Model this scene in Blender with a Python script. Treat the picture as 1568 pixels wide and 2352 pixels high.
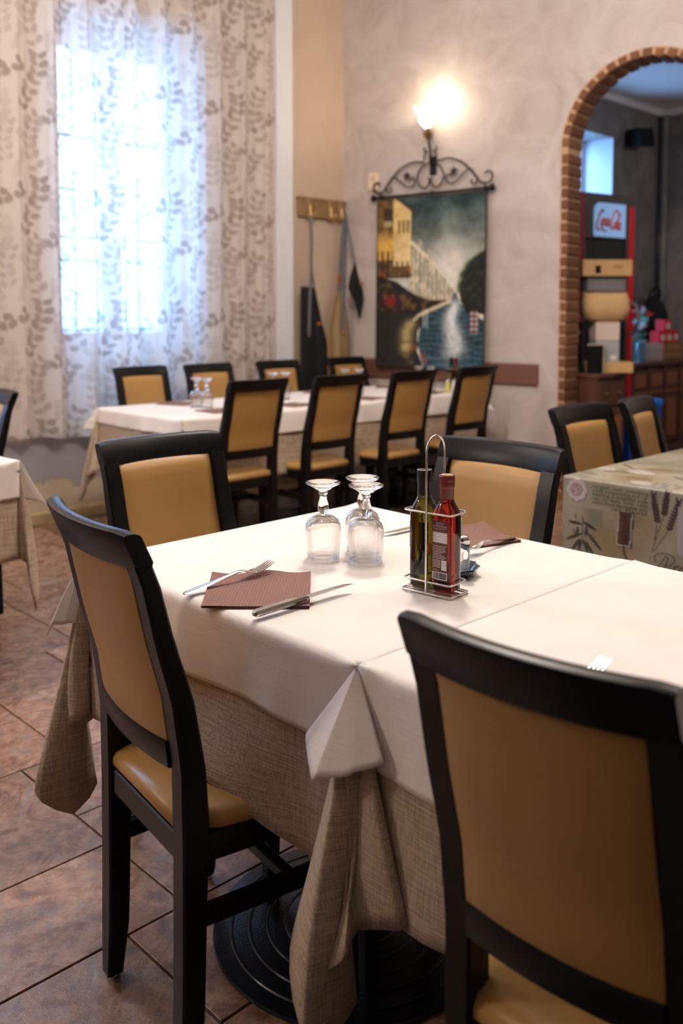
import bpy, bmesh, math, random
import numpy as np
from mathutils import Vector, Matrix, Euler

for _o in list(bpy.data.objects):
    bpy.data.objects.remove(_o, do_unlink=True)
SC = bpy.context.scene
COL = SC.collection

# ------------------------------------------------------------------ camera
F_PX, PY_PX, TILT, HEAD, CAM_H = 2085.24, 865.84, 0.069947, 0.802538, 1.29622
cd = bpy.data.cameras.new("camera")
cd.sensor_fit = 'AUTO'; cd.sensor_width = 36.0
cd.lens = F_PX / 2352.0 * 36.0
cd.shift_x = 0.0
cd.shift_y = -(1176.0 - PY_PX) / 2352.0
cd.clip_start = 0.05; cd.clip_end = 200
cd.dof.use_dof = True; cd.dof.focus_distance = 1.76; cd.dof.aperture_fstop = 3.1
cam = bpy.data.objects.new("camera", cd); COL.objects.link(cam)
_fw = Vector((math.cos(HEAD) * math.cos(TILT), math.sin(HEAD) * math.cos(TILT), -math.sin(TILT)))
cam.location = (0, 0, CAM_H)
cam.rotation_euler = _fw.to_track_quat('-Z', 'Y').to_euler()
SC.camera = cam

# ------------------------------------------------------------------ view, world
SC.view_settings.view_transform = 'Standard'
SC.view_settings.look = 'None'
SC.view_settings.gamma = 1.0
SC.view_settings.use_curve_mapping = False
SC.view_settings.exposure = 0.14
SC.cycles.use_denoising = True
SC.cycles.max_bounces = 14
SC.cycles.transparent_max_bounces = 24
SC.cycles.transmission_bounces = 12
SC.cycles.caustics_reflective = False
SC.cycles.caustics_refractive = True
SC.cycles.sample_clamp_indirect = 12.0
SC.cycles.blur_glossy = 0.3

world = bpy.data.worlds.new("sky"); SC.world = world; world.use_nodes = True
_bg = world.node_tree.nodes['Background']
_bg.inputs[0].default_value = (0.25, 0.50, 1.0, 1); _bg.inputs[1].default_value = 16.0

# ------------------------------------------------------------------ lights
def area_light(name, loc, power, size, color, rot=(0, 0, 0), portal=False, size_y=None, shape='DISK'):
    l = bpy.data.lights.new(name, 'AREA'); l.energy = power; l.color = color
    l.shape = shape; l.size = size
    if size_y: l.size_y = size_y
    if portal: l.cycles.is_portal = True
    o = bpy.data.objects.new(name, l); COL.objects.link(o); o.location = loc; o.rotation_euler = rot
    return o
WARM = (1.0, 0.885, 0.785)
def ceiling_or_fill_lamp(x, y, power, z=3.55):
    l = bpy.data.lights.new("ceiling_or_fill_lamp", 'POINT'); l.energy = power; l.color = WARM; l.shadow_soft_size = 0.16
    o = bpy.data.objects.new("ceiling_or_fill_lamp", l); COL.objects.link(o); o.location = (x, y, z); l.cycles.is_caustics_light = True; return o
ceiling_or_fill_lamp(2.3, 2.2, 190, 3.35)
ceiling_or_fill_lamp(3.5, 0.9, 50, 3.3)
ceiling_or_fill_lamp(-1.5, 3.8, 104, 2.6)  # unseen left fill, added to brighten chair backs and the cloth's side
ceiling_or_fill_lamp(0.6, 3.9, 48, 2.8)
ceiling_or_fill_lamp(7.2, 1.6, 34, 2.9)  # unseen lamp added to offset the blue daylight in the far room
# daylight openings (sampling portals for the sky)
area_light("window_portal", (3.2, 5.66, 1.9), 1, 1.0, (1, 1, 1), (math.radians(-90), 0, 0), True, 2.5, 'RECTANGLE')

area_light("added_window_portal", (0.5, 5.66, 1.9), 1, 1.0, (1, 1, 1), (math.radians(-90), 0, 0), True, 2.5, 'RECTANGLE')

# ------------------------------------------------------------------ mesh helpers
def link(name, verts, faces, mat=None, parent=None, smooth=False, loc=None, rot=None, attr=None):
    me = bpy.data.meshes.new(name)
    me.from_pydata([tuple(v) for v in verts], [], [tuple(f) for f in faces])
    if mat is not None: me.materials.append(mat)
    if smooth: me.polygons.foreach_set("use_smooth", [True] * len(me.polygons))
    me.update()
    o = bpy.data.objects.new(name, me); COL.objects.link(o)
    if parent is not None: o.parent = parent
    if loc is not None: o.location = loc
    if rot is not None: o.rotation_euler = rot
    return o

class MB:
    """collects pieces that belong to one part"""
    def __init__(s): s.v = []; s.f = []
    def add(s, v, f):
        n = len(s.v); s.v += [tuple(map(float, p)) for p in v]; s.f += [tuple(i + n for i in q) for q in f]; return s
    def box(s, x0, x1, y0, y1, z0, z1, bev=0.0):
        if bev <= 0:
            v = [(x, y, z) for z in (z0, z1) for y in (y0, y1) for x in (x0, x1)]
            return s.add(v, [(0, 2, 3, 1), (4, 5, 7, 6), (0, 1, 5, 4), (2, 6, 7, 3), (0, 4, 6, 2), (1, 3, 7, 5)])
        b = min(bev, (x1 - x0) / 2.01, (y1 - y0) / 2.01, (z1 - z0) / 2.01)
        rings = []
        def ring(z, i):
            xa, xb, ya, yb = x0 + i, x1 - i, y0 + i, y1 - i
            c = b if i == 0 else b * 0.5
            return [(xa + c, ya, z), (xb - c, ya, z), (xb, ya + c, z), (xb, yb - c, z), (xb - c, yb, z), (xa + c, yb, z), (xa, yb - c, z), (xa, ya + c, z)]
        for z, i in ((z0, b), (z0 + b, 0), (z1 - b, 0), (z1, b)): rings.append(ring(z, i))
        return s.loft(rings)
    def loft(s, rings, closed=True, cap=True):
        n = len(rings[0]); v = [p for r in rings for p in r]; f = []
        for k in range(len(rings) - 1):
            for i in range(n if closed else n - 1):
                j = (i + 1) % n
                f.append((k * n + i, k * n + j, (k + 1) * n + j, (k + 1) * n + i))
        if cap:
            f.append(tuple(range(n - 1, -1, -1))); m = (len(rings) - 1) * n; f.append(tuple(range(m, m + n)))
        return s.add(v, f)
    def lathe(s, prof, n=24, c=(0, 0, 0), cap=True):
        rings = [[(c[0] + r * math.cos(2 * math.pi * i / n), c[1] + r * math.sin(2 * math.pi * i / n), c[2] + z) for i in range(n)] for r, z in prof]
        return s.loft(rings, True, cap)
    def tube(s, pts, r, n=8, closed=False, taper=None):
        pts = [Vector(p) for p in pts]; m = len(pts); rings = []; nrm = None
        for i, p in enumerate(pts):
            a = pts[(i - 1) % m] if (closed or i > 0) else p
            b = pts[(i + 1) % m] if (closed or i < m - 1) else p
            t = (b - a)
            t = t.normalized() if t.length > 1e-9 else Vector((0, 0, 1))
            if nrm is None:
                nrm = t.orthogonal().normalized()
            else:
                nrm = nrm - t * nrm.dot(t)
                nrm = nrm.normalized() if nrm.length > 1e-6 else t.orthogonal().normalized()
            bn = t.cross(nrm)
            rr = r if taper is None else r * taper[i]
            rings.append([tuple(p + (nrm * math.cos(2 * math.pi * k / n) + bn * math.sin(2 * math.pi * k / n)) * rr) for k in range(n)])
        if closed:
            rings.append(rings[0])
        return s.loft(rings, True, not closed)
    def poly(s, pts, z0, z1):
        n = len(pts); v = [(x, y, z0) for x, y in pts] + [(x, y, z1) for x, y in pts]
        f = [tuple(range(n - 1, -1, -1)), tuple(range(n, 2 * n))] + [(i, (i + 1) % n, n + (i + 1) % n, n + i) for i in range(n)]
        return s.add(v, f)
    def build(s, name, mat, parent=None, smooth=False, loc=None, rot=None):
        return link(name, s.v, s.f, mat, parent, smooth, loc, rot)

def smooth_angle(o, ang=40):
    me = o.data
    me.polygons.foreach_set("use_smooth", [True] * len(me.polygons))
    try:
        me.set_sharp_from_angle(angle=math.radians(ang))
    except Exception:
        pass
    return o

def thing(name, label, cat, loc=(0, 0, 0), rz=0.0, group=None):
    o = bpy.data.objects.new(name, None); COL.objects.link(o)
    o.empty_display_size = 0.05
    o.location = loc; o.rotation_euler = (0, 0, rz)
    o['label'] = label; o['category'] = cat
    if group: o['group'] = group
    return o
def tag(o, label, cat, group=None):
    o['label'] = label; o['category'] = cat
    if group: o['group'] = group
    return o
def struct(o, label=None):
    o['kind'] = 'structure'
    if label: o['label'] = label
    return o
def dup(root, loc, rz, label, group=None):
    r = root.copy(); COL.objects.link(r); r.location = loc; r.rotation_euler = (0, 0, rz)
    r['label'] = label
    if group: r['group'] = group
    for ch in list(root.children):
        c = ch.copy(); COL.objects.link(c); c.parent = r
        for g in list(ch.children):
            d = g.copy(); COL.objects.link(d); d.parent = c
    return r

def catmull(pts, n=8, closed=False):
    P = [np.array(p, float) for p in pts]; out = []
    m = len(P)
    rng = range(m if closed else m - 1)
    for i in rng:
        p0 = P[(i - 1) % m] if (closed or i > 0) else 2 * P[0] - P[1]
        p1 = P[i]; p2 = P[(i + 1) % m]
        p3 = P[(i + 2) % m] if (closed or i + 2 < m) else 2 * P[-1] - P[-2]
        for k in range(n):
            t = k / n
            out.append(0.5 * ((2 * p1) + (-p0 + p2) * t + (2 * p0 - 5 * p1 + 4 * p2 - p3) * t * t + (-p0 + 3 * p1 - 3 * p2 + p3) * t ** 3))
    if not closed: out.append(P[-1])
    return [tuple(p) for p in out]

# ------------------------------------------------------------------ materials
def nmat(name):
    m = bpy.data.materials.new(name); m.use_nodes = True
    nt = m.node_tree; b = nt.nodes['Principled BSDF']
    return m, nt, b
def lnk(nt, a, b): nt.links.new(a, b)
def node(nt, t, **kw):
    n = nt.nodes.new(t)
    for k, v in kw.items(): setattr(n, k, v)
    return n
def rgba(c): return (c[0], c[1], c[2], 1.0)
def simple(name, col, rough=0.5, metal=0.0, var=0.0, scale=30, bump=0.0, bscale=80, spec=None, coat=0.0, sheen=0.0, coords='Object'):
    """principled with a little noise in colour and relief"""
    m, nt, b = nmat(name)
    b.inputs['Roughness'].default_value = rough; b.inputs['Metallic'].default_value = metal
    b.inputs['Base Color'].default_value = rgba(col)
    if spec is not None: b.inputs['Specular IOR Level'].default_value = spec
    if coat: b.inputs['Coat Weight'].default_value = coat
    if sheen: b.inputs['Sheen Weight'].default_value = sheen
    tc = node(nt, 'ShaderNodeTexCoord')
    if var > 0:
        n = node(nt, 'ShaderNodeTexNoise'); n.inputs['Scale'].default_value = scale; n.inputs['Detail'].default_value = 5
        lnk(nt, tc.outputs[coords], n.inputs['Vector'])
        mx = node(nt, 'ShaderNodeMix', data_type='RGBA')
        mx.inputs[6].default_value = rgba([c * (1 - var) for c in col]); mx.inputs[7].default_value = rgba([min(1, c * (1 + var)) for c in col])
        lnk(nt, n.outputs['Fac'], mx.inputs[0]); lnk(nt, mx.outputs[2], b.inputs['Base Color'])
    if bump > 0:
        n2 = node(nt, 'ShaderNodeTexNoise'); n2.inputs['Scale'].default_value = bscale; n2.inputs['Detail'].default_value = 4
        lnk(nt, tc.outputs[coords], n2.inputs['Vector'])
        bp = node(nt, 'ShaderNodeBump'); bp.inputs['Strength'].default_value = bump; bp.inputs['Distance'].default_value = 0.002
        lnk(nt, n2.outputs['Fac'], bp.inputs['Height']); lnk(nt, bp.outputs['Normal'], b.inputs['Normal'])
    return m
def plaster(name, c0, c1, bump=0.25):
    m, nt, b = nmat(name); b.inputs['Roughness'].default_value = 0.62
    tc = node(nt, 'ShaderNodeTexCoord')
    n = node(nt, 'ShaderNodeTexNoise'); n.inputs['Scale'].default_value = 2.6; n.inputs['Detail'].default_value = 9; n.inputs['Roughness'].default_value = 0.66; n.inputs['Distortion'].default_value = 1.6
    lnk(nt, tc.outputs['Object'], n.inputs['Vector'])
    r = node(nt, 'ShaderNodeValToRGB'); r.color_ramp.elements[0].position = 0.32; r.color_ramp.elements[1].position = 0.68
    r.color_ramp.elements[0].color = rgba(c0); r.color_ramp.elements[1].color = rgba(c1)
    lnk(nt, n.outputs['Fac'], r.inputs[0]); lnk(nt, r.outputs[0], b.inputs['Base Color'])
    n2 = node(nt, 'ShaderNodeTexNoise'); n2.inputs['Scale'].default_value = 14; n2.inputs['Detail'].default_value = 8; n2.inputs['Distortion'].default_value = 2.0
    lnk(nt, tc.outputs['Object'], n2.inputs['Vector'])
    bp = node(nt, 'ShaderNodeBump'); bp.inputs['Strength'].default_value = bump; bp.inputs['Distance'].default_value = 0.01
    lnk(nt, n2.outputs['Fac'], bp.inputs['Height']); lnk(nt, bp.outputs['Normal'], b.inputs['Normal'])
    return m
def glassmat(name, col, rough=0.0, ior=1.48):
    m, nt, b = nmat(name)
    b.inputs['Base Color'].default_value = rgba(col); b.inputs['Roughness'].default_value = rough
    b.inputs['Transmission Weight'].default_value = 1.0; b.inputs['IOR'].default_value = ior
    return m
def paneglass(name, tint=(0.9, 0.95, 0.95), refl=0.10):
    m = bpy.data.materials.new(name); m.use_nodes = True; nt = m.node_tree; nt.nodes.clear()
    out = node(nt, 'ShaderNodeOutputMaterial'); mx = node(nt, 'ShaderNodeMixShader'); mx.inputs[0].default_value = refl
    t = node(nt, 'ShaderNodeBsdfTransparent'); t.inputs[0].default_value = rgba(tint)
    g = node(nt, 'ShaderNodeBsdfGlossy'); g.inputs['Roughness'].default_value = 0.03
    lnk(nt, t.outputs[0], mx.inputs[1]); lnk(nt, g.outputs[0], mx.inputs[2]); lnk(nt, mx.outputs[0], out.inputs[0])
    return m
def emit(name, col, s):
    m = bpy.data.materials.new(name); m.use_nodes = True; nt = m.node_tree; nt.nodes.clear()
    out = node(nt, 'ShaderNodeOutputMaterial'); e = node(nt, 'ShaderNodeEmission'); e.inputs[0].default_value = rgba(col); e.inputs[1].default_value = s
    lnk(nt, e.outputs[0], out.inputs[0]); return m
def attrmat(name, rough=0.7, weave=True, spec=0.3):
    m, nt, b = nmat(name); b.inputs['Roughness'].default_value = rough; b.inputs['Specular IOR Level'].default_value = spec
    a = node(nt, 'ShaderNodeAttribute'); a.attribute_name = 'print'
    lnk(nt, a.outputs['Color'], b.inputs['Base Color'])
    if weave:
        tc = node(nt, 'ShaderNodeTexCoord'); n2 = node(nt, 'ShaderNodeTexNoise'); n2.inputs['Scale'].default_value = 320
        lnk(nt, tc.outputs['Object'], n2.inputs['Vector'])
        bp = node(nt, 'ShaderNodeBump'); bp.inputs['Strength'].default_value = 0.15; bp.inputs['Distance'].default_value = 0.002
        lnk(nt, n2.outputs['Fac'], bp.inputs['Height']); lnk(nt, bp.outputs['Normal'], b.inputs['Normal'])
    return m
def set_print(o, cols):
    ca = o.data.color_attributes.new('print', 'FLOAT_COLOR', 'POINT')
    a = np.ones((len(o.data.vertices), 4), np.float32); a[:, :3] = cols
    ca.data.foreach_set('color', a.ravel())
def grid_mesh(name, X, mat, parent=None, loc=None, rot=None, smooth=True, solid=0.0):
    """X: (rows, cols, 3) array -> one sheet"""
    r, c, _ = X.shape
    idx = np.arange(r * c).reshape(r, c)
    f = np.stack([idx[:-1, :-1], idx[:-1, 1:], idx[1:, 1:], idx[1:, :-1]], -1).reshape(-1, 4)
    me = bpy.data.meshes.new(name)
    me.vertices.add(r * c); me.vertices.foreach_set('co', X.reshape(-1).astype(np.float32))
    me.loops.add(f.size); me.loops.foreach_set('vertex_index', f.reshape(-1).astype(np.int32))
    me.polygons.add(len(f)); me.polygons.foreach_set('loop_start', np.arange(0, f.size, 4, dtype=np.int32))
    try: me.polygons.foreach_set('loop_total', np.full(len(f), 4, np.int32))
    except Exception: pass
    me.update(calc_edges=True); me.validate()
    if smooth: me.polygons.foreach_set('use_smooth', [True] * len(me.polygons))
    me.materials.append(mat)
    o = bpy.data.objects.new(name, me); COL.objects.link(o)
    if parent is not None: o.parent = parent
    if loc is not None: o.location = loc
    if rot is not None: o.rotation_euler = rot
    if solid:
        md = o.modifiers.new('thickness', 'SOLIDIFY'); md.thickness = solid; md.offset = -1
    return o

_rs = np.random.RandomState(7)
_lat = _rs.rand(64, 64)
def vnoise(x, y, scale, octaves=4, gain=0.55):
    """tileable value noise used for the woven prints"""
    x = np.asarray(x, float); y = np.asarray(y, float); out = 0; amp = 1; tot = 0
    for o in range(octaves):
        u = x * scale * 2 ** o + 17.3 * o; v = y * scale * 2 ** o + 9.1 * o
        i = np.floor(u).astype(int); j = np.floor(v).astype(int); fu = u - i; fv = v - j
        fu = fu * fu * (3 - 2 * fu); fv = fv * fv * (3 - 2 * fv)
        g = lambda a, b: _lat[a % 64, b % 64]
        out = out + amp * ((g(i, j) * (1 - fu) + g(i + 1, j) * fu) * (1 - fv) + (g(i, j + 1) * (1 - fu) + g(i + 1, j + 1) * fu) * fv)
        tot += amp; amp *= gain
    return out / tot

def text_mesh(name, body, size, mat, parent=None, loc=(0, 0, 0), rot=(0, 0, 0), align='LEFT', shear=0.0, space=1.0, sx=1.0):
    cu = bpy.data.curves.new(name, 'FONT'); cu.body = body; cu.size = size; cu.align_x = align; cu.shear = shear
    cu.space_character = space; cu.extrude = 0.0; cu.resolution_u = 2
    t = bpy.data.objects.new(name + '_tmp', cu); COL.objects.link(t)
    bpy.context.view_layer.update()
    me = bpy.data.meshes.new_from_object(t.evaluated_get(bpy.context.evaluated_depsgraph_get()))
    bpy.data.objects.remove(t, do_unlink=True); bpy.data.curves.remove(cu)
    me.name = name; me.materials.clear(); me.materials.append(mat)
    o = bpy.data.objects.new(name, me); COL.objects.link(o)
    if parent is not None: o.parent = parent
    o.location = loc; o.rotation_euler = rot; o.scale = (sx, 1, 1)
    return o
# ------------------------------------------------------------------ shared materials
M = {}
M['wall'] = plaster('cream_plaster', (0.40, 0.335, 0.30), (0.54, 0.475, 0.445))
M['grey_plaster'] = plaster('grey_plaster', (0.15, 0.135, 0.125), (0.27, 0.245, 0.225))
M['dark_wall'] = plaster('ochre_plaster', (0.20, 0.15, 0.11), (0.28, 0.22, 0.17))
M['ceil'] = simple('ceiling_paint', (0.78, 0.75, 0.72), 0.8, var=0.05, scale=3)
M['bluewhite'] = simple('pale_painted_wood', (0.72, 0.73, 0.77), 0.5, var=0.04, scale=8)
M['black_wood'] = simple('black_lacquered_wood', (0.0040, 0.0039, 0.0043), 0.34, var=0.25, scale=18, bump=0.10, bscale=60, spec=0.22)
M['leather'] = simple('tan_leatherette', (0.375, 0.208, 0.064), 0.38, var=0.07, scale=5, bump=0.12, bscale=420, spec=0.42)
M['iron'] = simple('wrought_iron', (0.020, 0.018, 0.018), 0.45, metal=0.6, var=0.3, scale=60, bump=0.2)
M['castiron'] = simple('black_cast_iron', (0.0035, 0.0038, 0.005), 0.27, var=0.2, scale=40, bump=0.3, bscale=240, spec=0.4)
M['chrome'] = simple('polished_steel', (0.70, 0.68, 0.66), 0.16, metal=1.0)
M['steel'] = simple('brushed_cutlery_steel', (0.72, 0.71, 0.70), 0.19, metal=1.0, var=0.06, scale=20)
M['glass'] = glassmat('clear_glass', (1, 1, 1), 0.0, 1.46)
M['pane'] = paneglass('window_glass')
def bowlglass():
    # blown bowl: paper-thin wall at the rim, thick glass at the shoulder
    m = bpy.data.materials.new('blown_bowl_glass'); m.use_nodes = True; nt = m.node_tree; b = nt.nodes['Principled BSDF']; out = nt.nodes['Material Output']
    b.inputs['Base Color'].default_value = (1, 1, 1, 1); b.inputs['Roughness'].default_value = 0; b.inputs['Transmission Weight'].default_value = 1; b.inputs['IOR'].default_value = 1.46
    t = node(nt, 'ShaderNodeBsdfTransparent'); t.inputs[0].default_value = (.99, .993, .993, 1)
    tc = node(nt, 'ShaderNodeTexCoord'); sx = node(nt, 'ShaderNodeSeparateXYZ'); lnk(nt, tc.outputs['Object'], sx.inputs[0])
    mr = node(nt, 'ShaderNodeMapRange'); mr.inputs['From Min'].default_value = .058; mr.inputs['From Max'].default_value = .078; mr.inputs['To Min'].default_value = .60; mr.inputs['To Max'].default_value = .95
    lnk(nt, sx.outputs[2], mr.inputs['Value']); mx = node(nt, 'ShaderNodeMixShader'); lnk(nt, mr.outputs[0], mx.inputs[0]); lnk(nt, t.outputs[0], mx.inputs[1]); lnk(nt, b.outputs[0], mx.inputs[2]); lnk(nt, mx.outputs[0], out.inputs[0])
    return m
M['bowl_glass'] = bowlglass()
M['oak'] = simple('old_oak_board', (0.26, 0.155, 0.065), 0.55, var=0.35, scale=14, bump=0.2)
M['dark_wood'] = simple('dark_carved_wood', (0.105, 0.042, 0.027), 0.42, var=0.35, scale=16, bump=0.25)
M['mid_wood'] = simple('reddish_wood', (0.27, 0.105, 0.047), 0.45, var=0.3, scale=18, bump=0.2)
M['brass'] = simple('aged_brass', (0.55, 0.36, 0.13), 0.35, metal=1.0, var=0.2, scale=50)
M['rail'] = simple('brown_rail_paint', (0.155, 0.063, 0.042), 0.5, var=0.12, scale=10)

def tile_material():
    m, nt, b = nmat('terracotta_stone_tile')
    tc = node(nt, 'ShaderNodeTexCoord'); oi = node(nt, 'ShaderNodeObjectInfo')
    geo = node(nt, 'ShaderNodeNewGeometry')
    addv = node(nt, 'ShaderNodeVectorMath', operation='ADD')
    sc = node(nt, 'ShaderNodeVectorMath', operation='SCALE'); sc.inputs['Scale'].default_value = 37.0
    cmb = node(nt, 'ShaderNodeCombineXYZ')
    lnk(nt, oi.outputs['Random'], cmb.inputs[0]); lnk(nt, oi.outputs['Random'], cmb.inputs[1]); lnk(nt, cmb.outputs[0], sc.inputs[0])
    lnk(nt, tc.outputs['Object'], addv.inputs[0]); lnk(nt, sc.outputs[0], addv.inputs[1])
    n1 = node(nt, 'ShaderNodeTexNoise'); n1.inputs['Scale'].default_value = 6.0; n1.inputs['Detail'].default_value = 13; n1.inputs['Roughness'].default_value = 0.74; n1.inputs['Distortion'].default_value = 2.6
    lnk(nt, addv.outputs[0], n1.inputs['Vector'])
    r = node(nt, 'ShaderNodeValToRGB'); e = r.color_ramp.elements
    e[0].position = 0.30; e[0].color = (0.060, 0.045, 0.042, 1); e[1].position = 0.70; e[1].color = (0.52, 0.39, 0.29, 1)
    k = e.new(0.40); k.color = (0.19, 0.085, 0.045, 1); k = e.new(0.52); k.color = (0.33, 0.19, 0.115, 1); k = e.new(0.62); k.color = (0.26, 0.195, 0.165, 1)
    lnk(nt, n1.outputs['Fac'], r.inputs[0])
    n2 = node(nt, 'ShaderNodeTexNoise'); n2.inputs['Scale'].default_value = 24; n2.inputs['Detail'].default_value = 9; n2.inputs['Roughness'].default_value = 0.7
    lnk(nt, addv.outputs[0], n2.inputs['Vector'])
    r2 = node(nt, 'ShaderNodeValToRGB'); r2.color_ramp.elements[0].position = 0.33; r2.color_ramp.elements[1].position = 0.60
    r2.color_ramp.elements[0].color = (0.36, 0.35, 0.37, 1); r2.color_ramp.elements[1].color = (1.08, 1.05, 1.03, 1)
    lnk(nt, n2.outputs['Fac'], r2.inputs[0])
    mu = node(nt, 'ShaderNodeMix', data_type='RGBA', blend_type='MULTIPLY'); mu.inputs[0].default_value = 0.85
    lnk(nt, r.outputs[0], mu.inputs[6]); lnk(nt, r2.outputs[0], mu.inputs[7])
    hv = node(nt, 'ShaderNodeHueSaturation'); mr = node(nt, 'ShaderNodeMapRange'); mr.inputs['To Min'].default_value = 0.78; mr.inputs['To Max'].default_value = 1.2
    lnk(nt, oi.outputs['Random'], mr.inputs['Value']); lnk(nt, mr.outputs[0], hv.inputs['Value']); lnk(nt, mu.outputs[2], hv.inputs['Color'])
    lnk(nt, hv.outputs[0], b.inputs['Base Color'])
    rr = node(nt, 'ShaderNodeMapRange'); rr.inputs['To Min'].default_value = 0.17; rr.inputs['To Max'].default_value = 0.32
    lnk(nt, n2.outputs['Fac'], rr.inputs['Value']); lnk(nt, rr.outputs[0], b.inputs['Roughness'])
    b.inputs['Specular IOR Level'].default_value = 1.0
    n3 = node(nt, 'ShaderNodeTexNoise'); n3.inputs['Scale'].default_value = 60; n3.inputs['Detail'].default_value = 8; n3.inputs['Roughness'].default_value = 0.75
    lnk(nt, addv.outputs[0], n3.inputs['Vector'])
    bp = node(nt, 'ShaderNodeBump'); bp.inputs['Strength'].default_value = 0.4; bp.inputs['Distance'].default_value = 0.004
    lnk(nt, n3.outputs['Fac'], bp.inputs['Height']); lnk(nt, bp.outputs['Normal'], b.inputs['Normal'])
    return m
M['tile'] = tile_material()
M['grout'] = simple('dark_grout', (0.055, 0.040, 0.032), 0.9, var=0.3, scale=40, bump=0.4)

def window_wall_material():
    m, nt, b = nmat('peeling_cream_plaster'); b.inputs['Roughness'].default_value = 0.7
    tc = node(nt, 'ShaderNodeTexCoord'); sx = node(nt, 'ShaderNodeSeparateXYZ'); lnk(nt, tc.outputs['Object'], sx.inputs[0])
    n = node(nt, 'ShaderNodeTexNoise'); n.inputs['Scale'].default_value = 3.2; n.inputs['Detail'].default_value = 10; n.inputs['Roughness'].default_value = 0.62
    lnk(nt, tc.outputs['Object'], n.inputs['Vector'])
    ma = node(nt, 'ShaderNodeMath', operation='MULTIPLY_ADD'); ma.inputs[1].default_value = -0.42
    lnk(nt, n.outputs['Fac'], ma.inputs[0]); lnk(nt, sx.outputs[2], ma.inputs[2])      # z - .42*noise
    def mask(a, w):
        r = node(nt, 'ShaderNodeMapRange'); r.inputs['From Min'].default_value = a; r.inputs['From Max'].default_value = a + w
        lnk(nt, ma.outputs[0], r.inputs['Value']); return r.outputs[0]
    n1 = node(nt, 'ShaderNodeTexNoise'); n1.inputs['Scale'].default_value = 2.6; n1.inputs['Detail'].default_value = 9; n1.inputs['Distortion'].default_value = 1.5
    lnk(nt, tc.outputs['Object'], n1.inputs['Vector'])
    def mixc(a, c): 
        x = node(nt, 'ShaderNodeMix', data_type='RGBA'); x.inputs[6].default_value = rgba(a); x.inputs[7].default_value = rgba(c); lnk(nt, n1.outputs['Fac'], x.inputs[0]); return x.outputs[2]
    cream = mixc((0.50, 0.365, 0.265), (0.60, 0.47, 0.365)); grey = mixc((0.25, 0.235, 0.25), (0.34, 0.32, 0.345)); stone = mixc((0.36, 0.27, 0.185), (0.58, 0.48, 0.37))
    a = node(nt, 'ShaderNodeMix', data_type='RGBA'); lnk(nt, mask(0.015, 0.012), a.inputs[0]); lnk(nt, stone, a.inputs[6]); lnk(nt, grey, a.inputs[7])
    c = node(nt, 'ShaderNodeMix', data_type='RGBA'); lnk(nt, mask(0.36, 0.03), c.inputs[0]); lnk(nt, a.outputs[2], c.inputs[6]); lnk(nt, cream, c.inputs[7])
    lnk(nt, c.outputs[2], b.inputs['Base Color'])
    bp = node(nt, 'ShaderNodeBump'); bp.inputs['Strength'].default_value = 0.5; bp.inputs['Distance'].default_value = 0.012
    lnk(nt, mask(0.015, 0.012), bp.inputs['Height'])
    n2 = node(nt, 'ShaderNodeTexNoise'); n2.inputs['Scale'].default_value = 16; n2.inputs['Detail'].default_value = 8
    lnk(nt, tc.outputs['Object'], n2.inputs['Vector'])
    bp2 = node(nt, 'ShaderNodeBump'); bp2.inputs['Strength'].default_value = 0.25; bp2.inputs['Distance'].default_value = 0.01
    lnk(nt, n2.outputs['Fac'], bp2.inputs['Height']); lnk(nt, bp.outputs['Normal'], bp2.inputs['Normal']); lnk(nt, bp2.outputs['Normal'], b.inputs['Normal'])
    return m

# ------------------------------------------------------------------ room shell
WY = 5.282                       # window wall plane
KX = 5.133                       # corner with the arch wall
AW = math.radians(-82)           # arch wall: local x runs along it, local y into it
CZ = 4.0
def aw(s, d, z):                 # arch wall coordinates -> world
    c, n = math.cos(AW), math.sin(AW)
    return (KX + c * s - n * d, WY + n * s + c * d, z)

floor = struct(MB().box(-2.0, 9.0, -2.7, 5.4, -0.12, -0.006).build('floor', M['grout']))
# stone tiles: 48.9 and 32.6 cm pieces in bands of 81.5 cm, each tile a piece of its own
TA, TB, GAP = 0.489, 0.326, 0.0028
_tm = {}
def tile_mesh(w, h):
    k = (w, h)
    if k not in _tm:
        mb = MB(); g = GAP; b = 0.0010
        r = lambda i, z: [(g + i, g + i, z), (w - g - i, g + i, z), (w - g - i, h - g - i, z), (g + i, h - g - i, z)]
        mb.loft([r(0, -0.012), r(0, -b), r(b, 0)])
        me = bpy.data.meshes.new('tile'); me.from_pydata(mb.v, [], mb.f); me.materials.append(M['tile']); _tm[k] = me
    return _tm[k]
rng = random.Random(4)
ntile = 0
BW = TA + TB
for band in range(-1, 5):
    y0 = 1.613 + (band - 0) * BW
    off = 1.080 - TA + 0.143 * band
    for k in range(-3, 8):
        xx = off + k * BW
        for (dx, dy, w, h) in ((0, 0, TA, TB), (0, TB, TA, TA), (TA, 0, TB, TA), (TA, TA, TB, TB)):
            x, y = xx + dx, y0 + dy
            if x < -0.6 or y < -0.2 or y + h > 5.45 or x + w > 5.6: continue
            if x + w > 5.1 + 0.14 * (WY - y) + 0.2: continue
            o = bpy.data.objects.new('tile', tile_mesh(w, h)); COL.objects.link(o); o.parent = floor
            o.location = (x, y, rng.uniform(-0.0008, 0.0008)); ntile += 1
print('tiles', ntile)
struct(MB().poly([(5.50, 4.5), (6.46, -2.6), (8.8, -2.6), (8.8, 4.5)], -0.011, -0.002).build('floor_far', M['tile']), 'stone floor of the room beyond the arch')

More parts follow.
